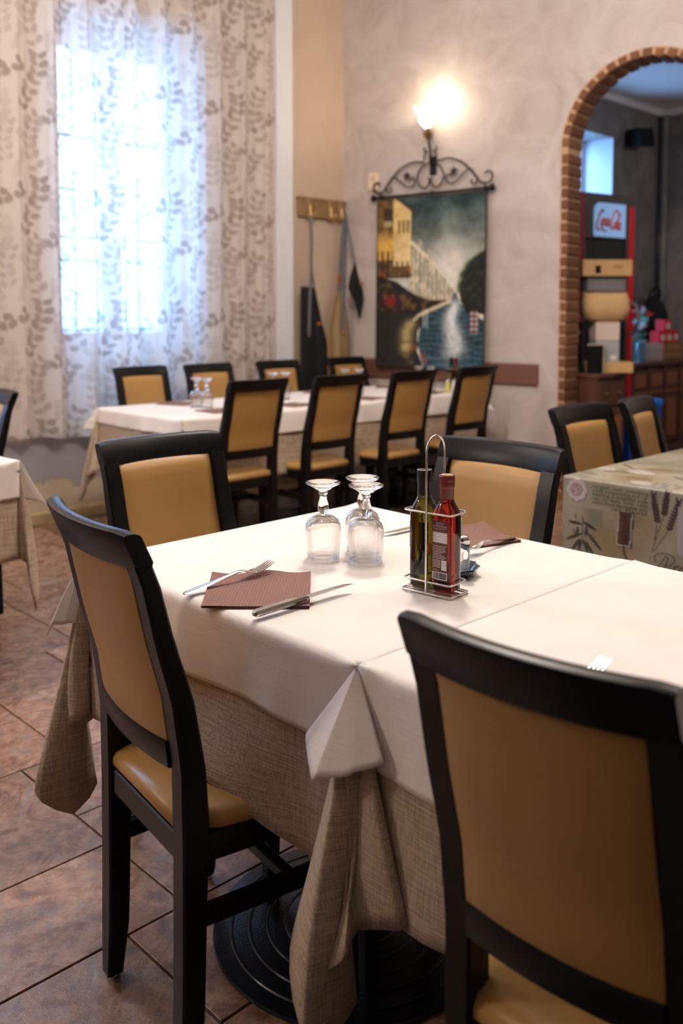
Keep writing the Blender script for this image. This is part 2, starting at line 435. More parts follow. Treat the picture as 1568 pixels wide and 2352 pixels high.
# window wall with a deep window recess
NX0, NX1, NZ0, NZ1 = 2.69, 3.72, 0.60, 3.17
mb = MB(); T = 0.40
OX0, OX1 = 0.0, 1.0
mb.box(-2.0, OX0, WY, WY + T, 0, CZ); mb.box(OX1, NX0, WY, WY + T, 0, CZ); mb.box(OX0, OX1, WY, WY + T, 0, NZ0); mb.box(OX0, OX1, WY, WY + T, NZ1, CZ); mb.box(NX1, 5.5, WY, WY + T, 0, CZ)
mb.box(NX0, NX1, WY, WY + T, 0, NZ0); mb.box(NX0, NX1, WY, WY + T, NZ1, CZ)
M['winwall'] = window_wall_material()
wl = struct(mb.build('wall_left', M['winwall']))
mb = MB()
xs = np.linspace(-1.9, 5.11, 40); rr = np.random.RandomState(2)
ring = []
for x in xs:
    d = 0.036 + 0.006 * rr.rand(); h = 0.072 + 0.008 * rr.rand()
    ring.append([(x, WY + 0.005, 0), (x, WY - d, 0), (x, WY - d, h - 0.014), (x, WY - d + 0.014, h), (x, WY + 0.005, h + 0.002)])
mb.loft(ring)
struct(mb.build('baseboard_left', simple('yellowed_stone', (0.36, 0.26, 0.13), 0.7, var=0.45, scale=9, bump=0.5, bscale=40)))
# pale pilaster at the end of the curtain
struct(MB().box(4.405, 4.565, WY - 0.035, WY + 0.01, 0.0, CZ, 0.006).build('trim_1', M['bluewhite']))

# window: frame, two casements with panes, iron grille outside
win = bpy.data.objects.new('window_1', None); COL.objects.link(win); win.location = (3.205, WY + 0.33, NZ0); struct(win)
w2, hh = (NX1 - NX0) / 2, NZ1 - NZ0
mb = MB()
mb.box(-w2, w2, -0.03, 0.04, 0, 0.07, 0.004); mb.box(-w2, w2, -0.03, 0.04, hh - 0.06, hh, 0.004)
mb.box(-w2, -w2 + 0.055, -0.03, 0.04, 0.07, hh - 0.06, 0.004); mb.box(w2 - 0.055, w2, -0.03, 0.04, 0.07, hh - 0.06, 0.004)
mb.build('window_frame', M['bluewhite'], win)
for sgn in (-1, 1):
    xa, xb = (-w2 + 0.055, -0.004) if sgn < 0 else (0.004, w2 - 0.055)
    mb = MB(); st = 0.07
    mb.box(xa, xa + st, -0.05, 0.0, 0.07, hh - 0.06, 0.005); mb.box(xb - st, xb, -0.05, 0.0, 0.07, hh - 0.06, 0.005)
    mb.box(xa + st, xb - st, -0.05, 0.0, 0.07, 0.57, 0.005); mb.box(xa + st, xb - st, -0.05, 0.0, hh - 0.15, hh - 0.06, 0.005)
    for zz in (1.20, 1.86): mb.box(xa + st, xb - st, -0.035, -0.01, zz - 0.012, zz + 0.012, 0.003)
    cs = mb.build('casement', M['bluewhite'], win)
    MB().box(xa + st - 0.01, xb - st + 0.01, -0.026, -0.021, 0.56, hh - 0.14).build('pane', M['pane'], cs)
MB().box(-0.03, 0.03, -0.10, -0.05, 0.96, 0.985, 0.006).box(-0.012, 0.012, -0.115, -0.095, 0.90, 1.04, 0.005).build('window_handle', M['brass'], win)
mb = MB()
for i in range(7):
    x = -w2 + 0.02 + i * (2 * w2 - 0.04) / 6
    mb.tube([(x, 0.16, -0.05), (x, 0.16, hh + 0.05)], 0.008, 6)
for z in (0.1, 0.58, 1.06, 1.54, 2.02):
    mb.tube([(-w2 - 0.05, 0.16, z), (w2 + 0.05, 0.16, z)], 0.008, 6)
    for i in range(1, 6, 2):
        x = -w2 + 0.02 + i * (2 * w2 - 0.04) / 6
        mb.add([(x - 0.03, 0.15, z), (x, 0.15, z + 0.03), (x + 0.03, 0.15, z), (x, 0.15, z - 0.03), (x, 0.135, z), (x, 0.175, z)], [(0, 1, 4), (1, 2, 4), (2, 3, 4), (3, 0, 4), (1, 0, 5), (2, 1, 5), (3, 2, 5), (0, 3, 5)])
mb.build('window_grille', M['iron'], win)
struct(MB().box(NX0 + 0.005, NX1 - 0.005, WY - 0.015, WY + 0.30, NZ0 - 0.03, NZ0 + 0.012, 0.006).build('trim_2', simple('marble_sill', (0.62, 0.60, 0.58), 0.3, var=0.1, scale=9)), 'stone sill inside the window recess')

w3 = bpy.data.objects.new('added_window', None); COL.objects.link(w3); w3.location = ((OX0 + OX1) / 2, WY + 0.33, NZ0); struct(w3)  # unseen window, inferred and added for cool daylight on left-facing sides
mb = MB(); w2 = 0.5
mb.box(-w2, w2, -0.03, 0.04, 0, 0.57, 0.004).box(-w2, w2, -0.03, 0.04, hh - 0.09, hh, 0.004).box(-w2, -w2 + 0.09, -0.03, 0.04, 0.57, hh - 0.09, 0.004).box(w2 - 0.09, w2, -0.03, 0.04, 0.57, hh - 0.09, 0.004).box(-0.06, 0.06, -0.03, 0.04, 0.57, hh - 0.09, 0.004)
mb.build('window_frame', M['bluewhite'], w3)
for xa, xb in ((-w2 + 0.08, -0.05), (0.05, w2 - 0.08)): MB().box(xa, xb, 0.0, 0.005, 0.56, hh - 0.08).build('pane', M['pane'], w3)

# arch wall: plane with a round-headed opening
AS, AZ, AR, AT = 2.428, 2.403, 0.514, 0.20     # centre along the wall, spring height, radius, thickness
RO = AR + 0.058
S0, S1 = -0.3, 8.2
mb = MB()
def both(quads):
    for q in quads:
        mb.add([(a, 0, z) for a, z in q], [(0, 1, 2, 3)]); mb.add([(a, AT, z) for a, z in q], [(3, 2, 1, 0)])
both([[(S0, 0), (AS - RO, 0), (AS - RO, AZ), (S0, AZ)], [(S0, AZ), (AS - RO, AZ), (AS - RO, CZ), (S0, CZ)],
      [(AS + RO, 0), (S1, 0), (S1, AZ), (AS + RO, AZ)], [(AS + RO, AZ), (S1, AZ), (S1, CZ), (AS + RO, CZ)]])
NA = 40
arc = [(AS - RO * math.cos(math.pi * i / NA), AZ + RO * math.sin(math.pi * i / NA)) for i in range(NA + 1)]
for i in range(NA):
    (a, b), (c, d) = arc[i], arc[i + 1]
    both([[(a, b), (c, d), (c, CZ), (a, CZ)]])
    mb.add([(a, 0, b), (c, 0, d), (c, AT, d), (a, AT, b)], [(0, 1, 2, 3)])
for a, sgn in ((AS - RO, 1), (AS + RO, -1)):
    mb.add([(a, 0, 0), (a, 0, AZ), (a, AT, AZ), (a, AT, 0)], [(0, 1, 2, 3) if sgn > 0 else (3, 2, 1, 0)])
mb.add([(S0, 0, 0), (S0, AT, 0), (S0, AT, CZ), (S0, 0, CZ)], [(0, 1, 2, 3)])
wb = struct(mb.build('wall_back', M['wall'], loc=(KX, WY, 0), rot=(0, 0, AW)))
# mortar lining and bricks of the reveal
mb = MB()
path = [(AS - RO + 0.002, 0.0)] + [(AS - (RO - 0.002) * math.cos(math.pi * i / 48), AZ + (RO - 0.002) * math.sin(math.pi * i / 48)) for i in range(49)] + [(AS + RO - 0.002, 0.0)]
inn = [(AS - AR - 0.008, 0.0)] + [(AS - (AR + 0.008) * math.cos(math.pi * i / 48), AZ + (AR + 0.008) * math.sin(math.pi * i / 48)) for i in range(49)] + [(AS + AR + 0.008, 0.0)]
rings = [[(a, -0.004, b), (c, -0.004, d), (c, AT + 0.004, d), (a, AT + 0.004, b)] for (a, b), (c, d) in zip(path, inn)]
mb.loft(rings)
mb.build('mortar', simple('pale_mortar', (0.46, 0.28, 0.16), 0.9, var=0.2, scale=30, bump=0.5, bscale=60), wb)
def brick_material():
    m, nt, b = nmat('fired_brick'); b.inputs['Roughness'].default_value = 0.8
    oi = node(nt, 'ShaderNodeObjectInfo'); tc = node(nt, 'ShaderNodeTexCoord')
    r = node(nt, 'ShaderNodeValToRGB'); e = r.color_ramp.elements; e[0].color = (0.10, 0.036, 0.015, 1); e[1].color = (0.24, 0.105, 0.040, 1); k = e.new(0.5); k.color = (0.165, 0.066, 0.026, 1)
    n = node(nt, 'ShaderNodeTexNoise'); n.inputs['Scale'].default_value = 22; n.inputs['Detail'].default_value = 6
    lnk(nt, tc.outputs['Object'], n.inputs['Vector'])
    a = node(nt, 'ShaderNodeMath', operation='MULTIPLY_ADD'); a.inputs[1].default_value = 0.7; lnk(nt, n.outputs['Fac'], a.inputs[0])
    s = node(nt, 'ShaderNodeMath', operation='MULTIPLY'); s.inputs[1].default_value = 0.5; lnk(nt, oi.outputs['Random'], s.inputs[0]); lnk(nt, s.outputs[0], a.inputs[2])
    su = node(nt, 'ShaderNodeMath', operation='SUBTRACT'); su.inputs[1].default_value = 0.12; lnk(nt, a.outputs[0], su.inputs[0])
    lnk(nt, su.outputs[0], r.inputs[0]); lnk(nt, r.outputs[0], b.inputs['Base Color'])
    bp = node(nt, 'ShaderNodeBump'); bp.inputs['Strength'].default_value = 0.5; bp.inputs['Distance'].default_value = 0.006
    lnk(nt, n.outputs['Fac'], bp.inputs['Height']); lnk(nt, bp.outputs['Normal'], b.inputs['Normal'])
    return m
M['brick'] = brick_material()
_b = MB().box(-0.002, 0.05, -0.010, AT + 0.008, -0.031, 0.031, 0.006)     # local x: outward from the opening
bme = bpy.data.meshes.new('brick'); bme.from_pydata(_b.v, [], _b.f); bme.materials.append(M['brick'])
def brick(s, z, ang):
    o = bpy.data.objects.new('brick', bme); COL.objects.link(o); o.parent = wb
    o.location = (s, rng.uniform(-0.003, 0.003), z); o.rotation_euler = (0, ang + rng.uniform(-0.03, 0.03), 0)
PIT = 0.0765
for k in range(31):
    z = 0.04 + k * PIT
    if z > AZ - 0.02: break
    brick(AS - AR + rng.uniform(-0.004, 0.004), z, math.pi); brick(AS + AR + rng.uniform(-0.004, 0.004), z, 0)
NB = 21
for k in range(NB):
    t = math.pi * (k + 0.5) / NB
    r_ = AR + rng.uniform(-0.004, 0.004)
    brick(AS - r_ * math.cos(t), AZ + r_ * math.sin(t), -(math.pi - t))
# chair rail board
struct(MB().box(0.0, 1.716, -0.022, 0.002, 0.793, 0.943, 0.005).build('trim_4', M['rail'], loc=(KX, WY, 0), rot=(0, 0, AW)), 'brown painted chair rail board on the arch wall')

# rest of the shell
struct(MB().box(-2.1, -2.0, -2.7, 5.7, 0, CZ).build('wall_front', M['dark_wall']))
struct(MB().box(-2.1, 6.4, -2.7, -2.6, 0, CZ).build('wall_right', M['dark_wall']))
struct(MB().box(-2.1, 6.6, -2.7, 5.7, CZ, CZ + 0.12).build('ceiling', M['ceil']))

# ------------------------------------------------------------------ the room beyond the arch
FX, FY, FCZ = 8.65, 4.40, 3.30
mb = MB(); wx0, wx1, wz0, wz1 = 7.0, 7.77, 0.95, 2.92
mb.box(5.50, wx0, FY, FY + 0.4, 0, FCZ); mb.box(wx1, FX + 0.3, FY, FY + 0.4, 0, FCZ); mb.box(wx0, wx1, FY, FY + 0.4, 0, wz0); mb.box(wx0, wx1, FY, FY + 0.4, wz1, FCZ)
struct(mb.build('wall_far_left', M['grey_plaster']))
struct(MB().box(FX, FX + 0.3, -2.7, FY + 0.1, 0, FCZ).build('wall_far_back', M['grey_plaster']))
mb = MB(); mb.box(6.3, FX + 0.3, -2.7, -2.6, 0, FCZ)
struct(mb.build('wall_far_right', M['grey_plaster']))
FARP = [(5.50, FY + 0.1), (6.48, -2.7), (FX + 0.3, -2.7), (FX + 0.3, FY + 0.4), (5.50, FY + 0.4)]
struct(MB().poly(FARP, FCZ, FCZ + 0.1).build('ceiling_far', M['ceil']))
struct(MB().box(5.5, FX, FY - 0.06, FY + 0.01, FCZ - 0.07, FCZ, 0.01).box(FX - 0.06, FX + 0.01, -2.6, FY, FCZ - 0.07, FCZ, 0.01).build('trim_5', M['bluewhite']), 'pale cornice round the far room ceiling')
struct(MB().box(6.0, FX, 2.55, 2.95, FCZ - 0.16, FCZ + 0.01, 0.01).build('trim_6', M['grey_plaster']), 'grey beam under the far room ceiling')
struct(MB().tube([(FX - 0.06, FY - 0.09, 0), (FX - 0.06, FY - 0.09, FCZ - 0.07)], 0.03, 10).build('trim_7', M['grey_plaster']), 'grey pipe in the far room corner')
w2n = bpy.data.objects.new('window_2', None); COL.objects.link(w2n); w2n.location = (wx0, FY + 0.34, wz0); struct(w2n)
ww, wh = wx1 - wx0, wz1 - wz0
mb = MB(); mb.box(0, ww, -0.03, 0.03, 0, 0.07); mb.box(0, ww, -0.03, 0.03, wh - 0.07, wh); mb.box(0, 0.06, -0.03, 0.03, 0.07, wh - 0.07); mb.box(ww - 0.06, ww, -0.03, 0.03, 0.07, wh - 0.07); mb.box(ww / 2 - 0.03, ww / 2 + 0.03, -0.03, 0.03, 0.07, wh - 0.07)
mb.build('window_frame', M['bluewhite'], w2n)
MB().box(0.05, ww - 0.05, -0.003, 0.003, 0.06, wh - 0.06).build('pane', M['pane'], w2n)
MB().box(0.0, 0.02, -0.32, -0.05, 0, wh, 0.004).build('shutter', M['dark_wood'], w2n)
struct(MB().box(wx1 - 0.012, wx1 + 0.002, FY + 0.005, FY + 0.31, wz0, wz1).build('trim_8', M['bluewhite']), 'white painted window reveal in the far room')
area_light("far_window_portal", (7.385, FY + 0.38, 1.93), 1, 0.77, (1, 1, 1), (math.radians(-90), 0, 0), True, 1.95, 'RECTANGLE')

# ------------------------------------------------------------------ chairs
CW, CH = 0.378, 0.962
def rear_y(z):
    return float(np.interp(z, [0, .17, .416, .556, .675, .765, .88, .962], [-.195, -.190, -.187, -.188, -.203, -.228, -.252, -.285]))
def rrect(cx, cy, wx, wy, c=0.004):
    hx, hy = wx / 2, wy / 2
    return [(cx - hx + c, cy - hy), (cx + hx - c, cy - hy), (cx + hx, cy - hy + c), (cx + hx, cy + hy - c), (cx + hx - c, cy + hy), (cx - hx + c, cy + hy), (cx - hx, cy + hy - c), (cx - hx, cy - hy + c)]
def make_chair(label, group):
    t = thing('dining_chair', label, 'chair', group=group)
    hw = CW / 2
    for sx in (-1, 1):                                   # rear legs run up into the back posts
        rings = []
        for z in list(np.linspace(0.012, 0.42, 5)) + list(np.linspace(0.47, 0.906, 12)):
            d = float(np.interp(z, [0, .3, .45, .6, .9], [.040, .044, .050, .042, .029]))
            if z < 0.02: d -= 0.008
            y = rear_y(z); x = sx * (hw - 0.0225)
            rings.append([(a, b, z) for a, b in rrect(x, y + d / 2, 0.045 if z > 0.02 else 0.036, d)])
        lg = smooth_angle(MB().loft(rings).build('leg', M['black_wood'], t), 30)
        MB().lathe([(0.010, 0), (0.0105, 0.004), (0.008, 0.013)], 10, (sx * (hw - 0.0225), rear_y(0) + 0.02, 0)).build('glide', M['chrome'], lg)
        rings = []
        for z, w, d in ((0.012, 0.024, 0.024), (0.03, 0.030, 0.030), (0.2, 0.034, 0.034), (0.386, 0.040, 0.040)):
            rings.append([(a, b, z) for a, b in rrect(sx * (0.205 - 0.02), 0.195, w, d)])
        lg = smooth_angle(MB().loft(rings).build('leg', M['black_wood'], t), 30)
        MB().lathe([(0.010, 0), (0.0105, 0.004), (0.008, 0.013)], 10, (sx * 0.185, 0.195, 0)).build('glide', M['chrome'], lg)
    # curved top rail
    BOW = 0.028
    def bow(x): return -BOW * (1 - (x / hw) ** 2)
    rings = []
    for x in np.linspace(-hw, hw, 17):
        pr = []
        e = 0.004 if abs(abs(x) - hw) < 1e-6 else 0.0
        for (dy, z) in ((0.002 + e, .901), (0, .906 + e), (0.0, .952), (0.003, .960 - e), (0.009, .9625 - e), (0.021, .9625 - e), (0.027, .960 - e), (0.030, .953), (0.032, .906 + e), (0.030 - e, .901)):
            pr.append((x, rear_y(min(z, .962)) + dy + bow(x), z))
        rings.append(pr)
    smooth_angle(MB().loft(rings).build('top_rail', M['black_wood'], t), 35)
    rings = []
    xi = hw - 0.0445
    for x in np.linspace(-xi, xi, 13):
        rings.append([(x, rear_y(z) + dy + 0.8 * bow(x), z) for dy, z in ((0.006, .548), (0.004, .552), (0.004, .592), (0.006, .596), (0.030, .596), (0.033, .592), (0.033, .552), (0.030, .548))])
    smooth_angle(MB().loft(rings).build('cross_rail', M['black_wood'], t), 35)
    # upholstered back panel
    rings = []
    zs = np.linspace(.592, .9065, 13)
    for x in np.linspace(-xi, xi, 15):
        ex = 1 - abs(x / xi) ** 8
        front, back = [], []
        for z in zs:
            ez = 1 - abs((z - zs.mean()) / (zs[-1] - zs[0]) * 2) ** 10
            p = 0.010 + 0.007 * (ex * ez) ** 0.6
            cy = rear_y(z) + 0.017 + 0.9 * bow(x)
            back.append((x, cy - p * 0.75, z)); front.append((x, cy + p, z))
        rings.append(back + front[::-1])
    smooth_angle(MB().loft(rings).build('backrest', M['leather'], t, smooth=True), 60)
    # seat frame and cushion
    def half(y): return float(np.interp(y, [-.15, .22], [.180, .205]))
    mb = MB()
    for (ya, yb, w) in ((-.187, -.155, 'r'), (.195, .217, 'f')):
        h = half(ya if w == 'r' else yb) - (0.002 if w == 'f' else 0.042)
        mb.box(-h, h, ya + 0.006, yb, .384, .432, 0.003)
    for sx in (-1, 1):
        rg = []
        for y in (-.150, .215):
            h = half(y) - 0.002
            rg.append([(sx * (h - 0.024), y, .384), (sx * h, y, .384), (sx * h, y, .432), (sx * (h - 0.024), y, .432)])
        mb.loft(rg)
    mb.build('seat_frame', M['black_wood'], t)
    rings = []
    def srow(z, inset):
        pts = []
        ya, yb = -.180 + inset, .226 - inset
        def hx(y): return half(y) + 0.004 - inset
        r_ = 0.03
        for k in range(7):
            u = ya + (yb - ya) * k / 6; pts.append((hx(u) - (r_ * (1 if k in (0, 6) else 0.15 if k in (1, 5) else 0)), u, z))
        for k in range(7):
            u = yb - (yb - ya) * k / 6; pts.append((-hx(u) + (r_ * (1 if k in (0, 6) else 0.15 if k in (1, 5) else 0)), u, z))
        return pts
    for z, i in ((.4325, 0.006), (.439, 0.0), (.452, 0.0), (.462, 0.006), (.469, 0.020), (.473, 0.05), (.475, 0.10)):
        rings.append(srow(z, i))
    # the cushion sits between the posts at the back
    rings = [[(max(-.142, min(.142, x)) if y < -.135 else x, y, z) for x, y, z in r] for r in rings]
    smooth_angle(MB().loft(rings).build('seat', M['leather'], t, smooth=True), 60)
    for sx in (-1, 1):
        rg = [[(sx * (a - .009), y, .272), (sx * (a + .009), y, .272), (sx * (a + .009), y, .304), (sx * (a - .009), y, .304)] for y, a in ((-.150, .168), (.180, .183))]
        MB().loft(rg).build('stretcher', M['black_wood'], t)
    MB().box(-.166, .166, .02, .042, .277, .300, 0.003).build('stretcher', M['black_wood'], t)
    return t

CH1 = make_chair('whole chair nearest the left edge of the main table, seen from behind', 'chairs round the main table')
CH1.location = (1.010, 1.348, 0); CH1.rotation_euler = (0, 0, math.radians(-90 - 8))
def chair(x, y, deg, label, group):       # deg: direction the sitter faces, 0 = +x
    r = dup(CH1, (x, y, 0), math.radians(deg - 90), label, group); r.scale = (1, 1, 1); return r
nr_ = chair(1.031, 0.534, 3.3, 'large dark-framed chair back cropped at the lower right, closest to the camera', 'chairs round the main table')
nr_.scale = (0.845, 1, 1); CH1.scale = (0.95, 1, 1)
chair(1.356, 1.850, -90, 'chair at the far end of the main table with its padded front facing the camera', 'chairs round the main table')
chair(1.670, 1.405, 180, 'chair behind the oil and vinegar bottles, on the far side of the main table', 'chairs round the main table')
for (x, y, nm) in ((2.908, 3.880, 'first, leftmost'), (3.447, 3.838, 'second from left'), (4.032, 3.812, 'third from left'), (4.646, 3.812, 'rightmost, beside the brown rail')):
    chair(x, y, 90, 'chair seen from behind at the back table, ' + nm, 'near row at the back table')
for (x, y, nm) in ((3.07, 4.745, 'leftmost, in front of the window'), (3.558, 4.70, 'second from left, against the curtain edge'), (4.167, 4.705, 'third, left of the hanging aprons'), (4.86, 4.72, 'rightmost, beside the canal tapestry')):
    chair(x, y, -90, 'chair facing the camera at the back table, ' + nm, 'window row at the back table')
chair(1.415, 3.93, 180, 'chair cut by the left edge, at the left side table', 'chairs at the side tables')
chair(2.917, 1.50, -90, 'chair with its front to the camera behind the corner of the printed lavender cloth', 'chairs at the lavender table')
chair(3.375, 1.50, -78, 'narrow turned chair with a brownish top rail, middle of three at the lavender table', 'chairs at the lavender table')
chair(3.86, 1.46, -90, 'chair cut by the right edge behind the lavender table', 'chairs at the lavender table')

# ------------------------------------------------------------------ tables and cloths
def cloth_material(name, c0, c1, weave=0.0, scale=(60, 60, 60), rough=0.8, bump=0.2):
    m, nt, b = nmat(name); b.inputs['Roughness'].default_value = rough; b.inputs['Specular IOR Level'].default_value = 0.2
    b.inputs['Sheen Weight'].default_value = 0.15
    tc = node(nt, 'ShaderNodeTexCoord')
    def nz(sc, det=3):
        mp = node(nt, 'ShaderNodeMapping'); mp.inputs['Scale'].default_value = sc; lnk(nt, tc.outputs['Object'], mp.inputs['Vector'])
        n = node(nt, 'ShaderNodeTexNoise'); n.inputs['Scale'].default_value = 1.0; n.inputs['Detail'].default_value = det; lnk(nt, mp.outputs[0], n.inputs['Vector']); return n.outputs['Fac']
    a, c = nz((14, 14, 460)), nz((460, 460, 14))
    ad = node(nt, 'ShaderNodeMath', operation='ADD'); lnk(nt, a, ad.inputs[0]); lnk(nt, c, ad.inputs[1])
    hf = node(nt, 'ShaderNodeMapRange'); hf.inputs['From Min'].default_value = 0.72; hf.inputs['From Max'].default_value = 1.28; lnk(nt, ad.outputs[0], hf.inputs['Value'])
    mx = node(nt, 'ShaderNodeMix', data_type='RGBA'); mx.inputs[6].default_value = rgba(c0); mx.inputs[7].default_value = rgba(c1); lnk(nt, hf.outputs[0], mx.inputs[0])
    lnk(nt, mx.outputs[2], b.inputs['Base Color'])
    big = nz((7, 7, 7), 4)
    bp0 = node(nt, 'ShaderNodeBump'); bp0.inputs['Strength'].default_value = 0.25; bp0.inputs['Distance'].default_value = 0.012; lnk(nt, big, bp0.inputs['Height'])
    bp = node(nt, 'ShaderNodeBump'); bp.inputs['Strength'].default_value = bump; bp.inputs['Distance'].default_value = 0.002
    lnk(nt, hf.outputs[0], bp.inputs['Height']); lnk(nt, bp0.outputs['Normal'], bp.inputs['Normal']); lnk(nt, bp.outputs['Normal'], b.inputs['Normal'])
    return m
M['white_cloth'] = cloth_material('cream_cotton', (0.765, 0.71, 0.67), (0.815, 0.765, 0.73), bump=0.10)
M['linen'] = cloth_material('beige_linen', (0.30, 0.225, 0.160), (0.60, 0.485, 0.375), bump=0.5)

def sph(az, tilt):                       # az degrees, tilt from straight down
    a, t = math.radians(az), math.radians(tilt)
    return np.array([math.sin(t) * math.cos(a), math.sin(t) * math.sin(a), -math.cos(t)])
def drape(name, mat, x0, x1, y0, y1, z, drop, cones, round_=0.018, wave=0.004, seed=1, off=0.0, n=44, flare=0.0, gather=1.0, tipk=1.0, tight=(), wob=0.0, skip_top=False, dips=None, lift=None):
    """square cloth on a table: top, four hanging sides, one developable fold at each corner.
    drop: dict x0,x1,y0,y1; cones: per corner list of (phi, azimuth, tilt)"""
    rs = np.random.RandomState(seed)
    mb = MB(); X0, X1, Y0, Y1 = x0 - off, x1 + off, y0 - off, y1 + off
    def sidew(u, v, s):                  # small ripples that grow downwards
        return wave * v * (math.sin(u * 9 + s) + 0.6 * math.sin(u * 23 + 2.1 * s) + 0.4 * math.sin(u * 41 + 3.3 * s)) * min(1, 8 * u, 8 * (1 - u))
    def top_in(u, side='x0'): return (0.006 if side in tight else round_) * min(1.0, u * 14 + 0.12, (1 - u) * 14 + 0.12)
    N = n
    us = np.linspace(0, 1, N + 1)
    # top: inner grid whose border is pulled in by the rounding radius
    G = 14; rows = []
    bu = np.linspace(0, 1, N + 1)
    def edge_pt(side, u, r):
        if side == 'x0': return (X0 + r, Y0 + (Y1 - Y0) * u)
        if side == 'x1': return (X1 - r, Y0 + (Y1 - Y0) * u)
        if side == 'y0': return (X0 + (X1 - X0) * u, Y0 + r)
        return (X0 + (X1 - X0) * u, Y1 - r)
    if not skip_top:
        tri = []
        vs = np.linspace(0, 1, N + 1)
        P = np.zeros((N + 1, N + 1, 3))
        for i, v in enumerate(vs):
            for j, u in enumerate(us):
                x = X0 + (X1 - X0) * u; y = Y0 + (Y1 - Y0) * v
                if i == 0: y += top_in(u, 'y0')
                if i == N: y -= top_in(u, 'y1')
                if j == 0: x += top_in(v, 'x0')
                if j == N: x -= top_in(v, 'x1')
                dz = 0.0012 * (vnoise(x * 1.0, y * 1.0, 5.0, 3) - 0.5)
                if dips: dz += dips(x, y)
                P[i, j] = (x, y, z + (dz if 0 < i < N and 0 < j < N else 0))
        idx = np.arange((N + 1) ** 2).reshape(N + 1, N + 1)
        mb.add(P.reshape(-1, 3), [(idx[i, j], idx[i, j + 1], idx[i + 1, j + 1], idx[i + 1, j]) for i in range(N) for j in range(N)])
    nrm = {'x0': (-1, 0), 'x1': (1, 0), 'y0': (0, -1), 'y1': (0, 1)}
    K = 14
    for si, side in enumerate(('x0', 'x1', 'y0', 'y1')):
        if drop.get(side, 0) <= 0: continue
        nx, ny = nrm[side]; d = drop[side]; sd = rs.rand() * 6
        rings = []
        for u in us:
            r = top_in(u, side); ex, ey = edge_pt(side, u, r); pts = []
            for k in range(5):
                a = math.pi / 2 * k / 4
                pts.append((ex + nx * r * math.sin(a), ey + ny * r * math.sin(a), z - r * (1 - math.cos(a))))
            for k in range(1, K + 1):
                v = k / K
                lf = lift(side, u) if lift else 0.0
                w = sidew(u, v, sd) * (1 - .6 * min(1, lf)) + flare * v * min(1, 6 * u, 6 * (1 - u)) + 0.05 * lf * max(0.0, (v - .45) / .55) ** 1.5
                hem = 1 + 0.03 * math.sin(u * 7 + sd * 2) * v - .20 * lf * v
                pts.append((ex + nx * (r + w), ey + ny * (r + w), z - r - (d * hem - r) * v))
            rings.append(pts)
        v = [p for r in rings for p in r]; m = len(rings[0])
        fl = [(i * m + k, i * m + k + 1, (i + 1) * m + k + 1, (i + 1) * m + k) for i in range(N) for k in range(m - 1)]
        mb.add(v, fl)
    for corner, keys in cones.items():
        cx = X0 if corner[0] == '0' else X1; cy = Y0 if corner[1] == '0' else Y1
        da = drop['x0' if corner[0] == '0' else 'x1']; db = drop['y0' if corner[1] == '0' else 'y1']
        ph = np.array([k[0] for k in keys], float); D = np.array([sph(k[1], k[2]) for k in keys])
        NP, NR = 40, 14
        ga = gather.get(corner, 1.0) if isinstance(gather, dict) else gather
        P = np.zeros((NP + 1, NR + 1, 3))
        for i in range(NP + 1):
            f = 90.0 * i / NP
            j = int(np.clip(np.searchsorted(ph, f, 'right') - 1, 0, len(ph) - 2))
            t = (f - ph[j]) / (ph[j + 1] - ph[j]); t = t * t * (3 - 2 * t)
            e = D[j] * (1 - t) + D[j + 1] * t; e = e / np.linalg.norm(e)
            fr = math.radians(f)
            rm = min(da / max(math.cos(fr), 1e-6), db / max(math.sin(fr), 1e-6))
            rm *= 1 + (tipk - 1) * math.sin(2 * fr) ** 2
            for k in range(NR + 1):
                r = rm * k / NR
                h = e.copy()
                if ga != 1.0:          # heavy cloth: folds hang steeper lower down
                    s = 1.0 / (1.0 + (ga - 1.0) * (k / NR)); h[:2] *= s; h = h / np.linalg.norm(h)
                if wob > 0:
                    q_ = k / NR; wv = wob * q_ * math.sin(2 * fr) ** .5
                    h = h + wv * np.array([math.sin(f * .21 + 3.1 * q_), math.cos(f * .17 + 2.3 * q_), 0]); h = h / np.linalg.norm(h)
                P[i, k] = np.array([cx, cy, z - 0.001]) + h * r
        idx = np.arange((NP + 1) * (NR + 1)).reshape(NP + 1, NR + 1)
        mb.add(P.reshape(-1, 3), [(idx[i, k], idx[i, k + 1], idx[i + 1, k + 1], idx[i + 1, k]) for i in range(NP) for k in range(NR)])
    o = mb.build(name, mat, smooth=True)
    bm = bmesh.new(); bm.from_mesh(o.data)
    bmesh.ops.remove_doubles(bm, verts=bm.verts, dist=0.0007); bmesh.ops.recalc_face_normals(bm, faces=bm.faces)
    bm.faces.ensure_lookup_table()
    if sum(f.normal.z * f.calc_area() for f in bm.faces if abs(f.calc_center_median().z - z) < 0.002) < 0: bmesh.ops.reverse_faces(bm, faces=bm.faces)
    bm.to_mesh(o.data); bm.free(); o.data.polygons.foreach_set('use_smooth', [True] * len(o.data.polygons)); o.data.update()
    md = o.modifiers.new('thickness', 'SOLIDIFY'); md.thickness = 0.0016; md.offset = 0
    return o

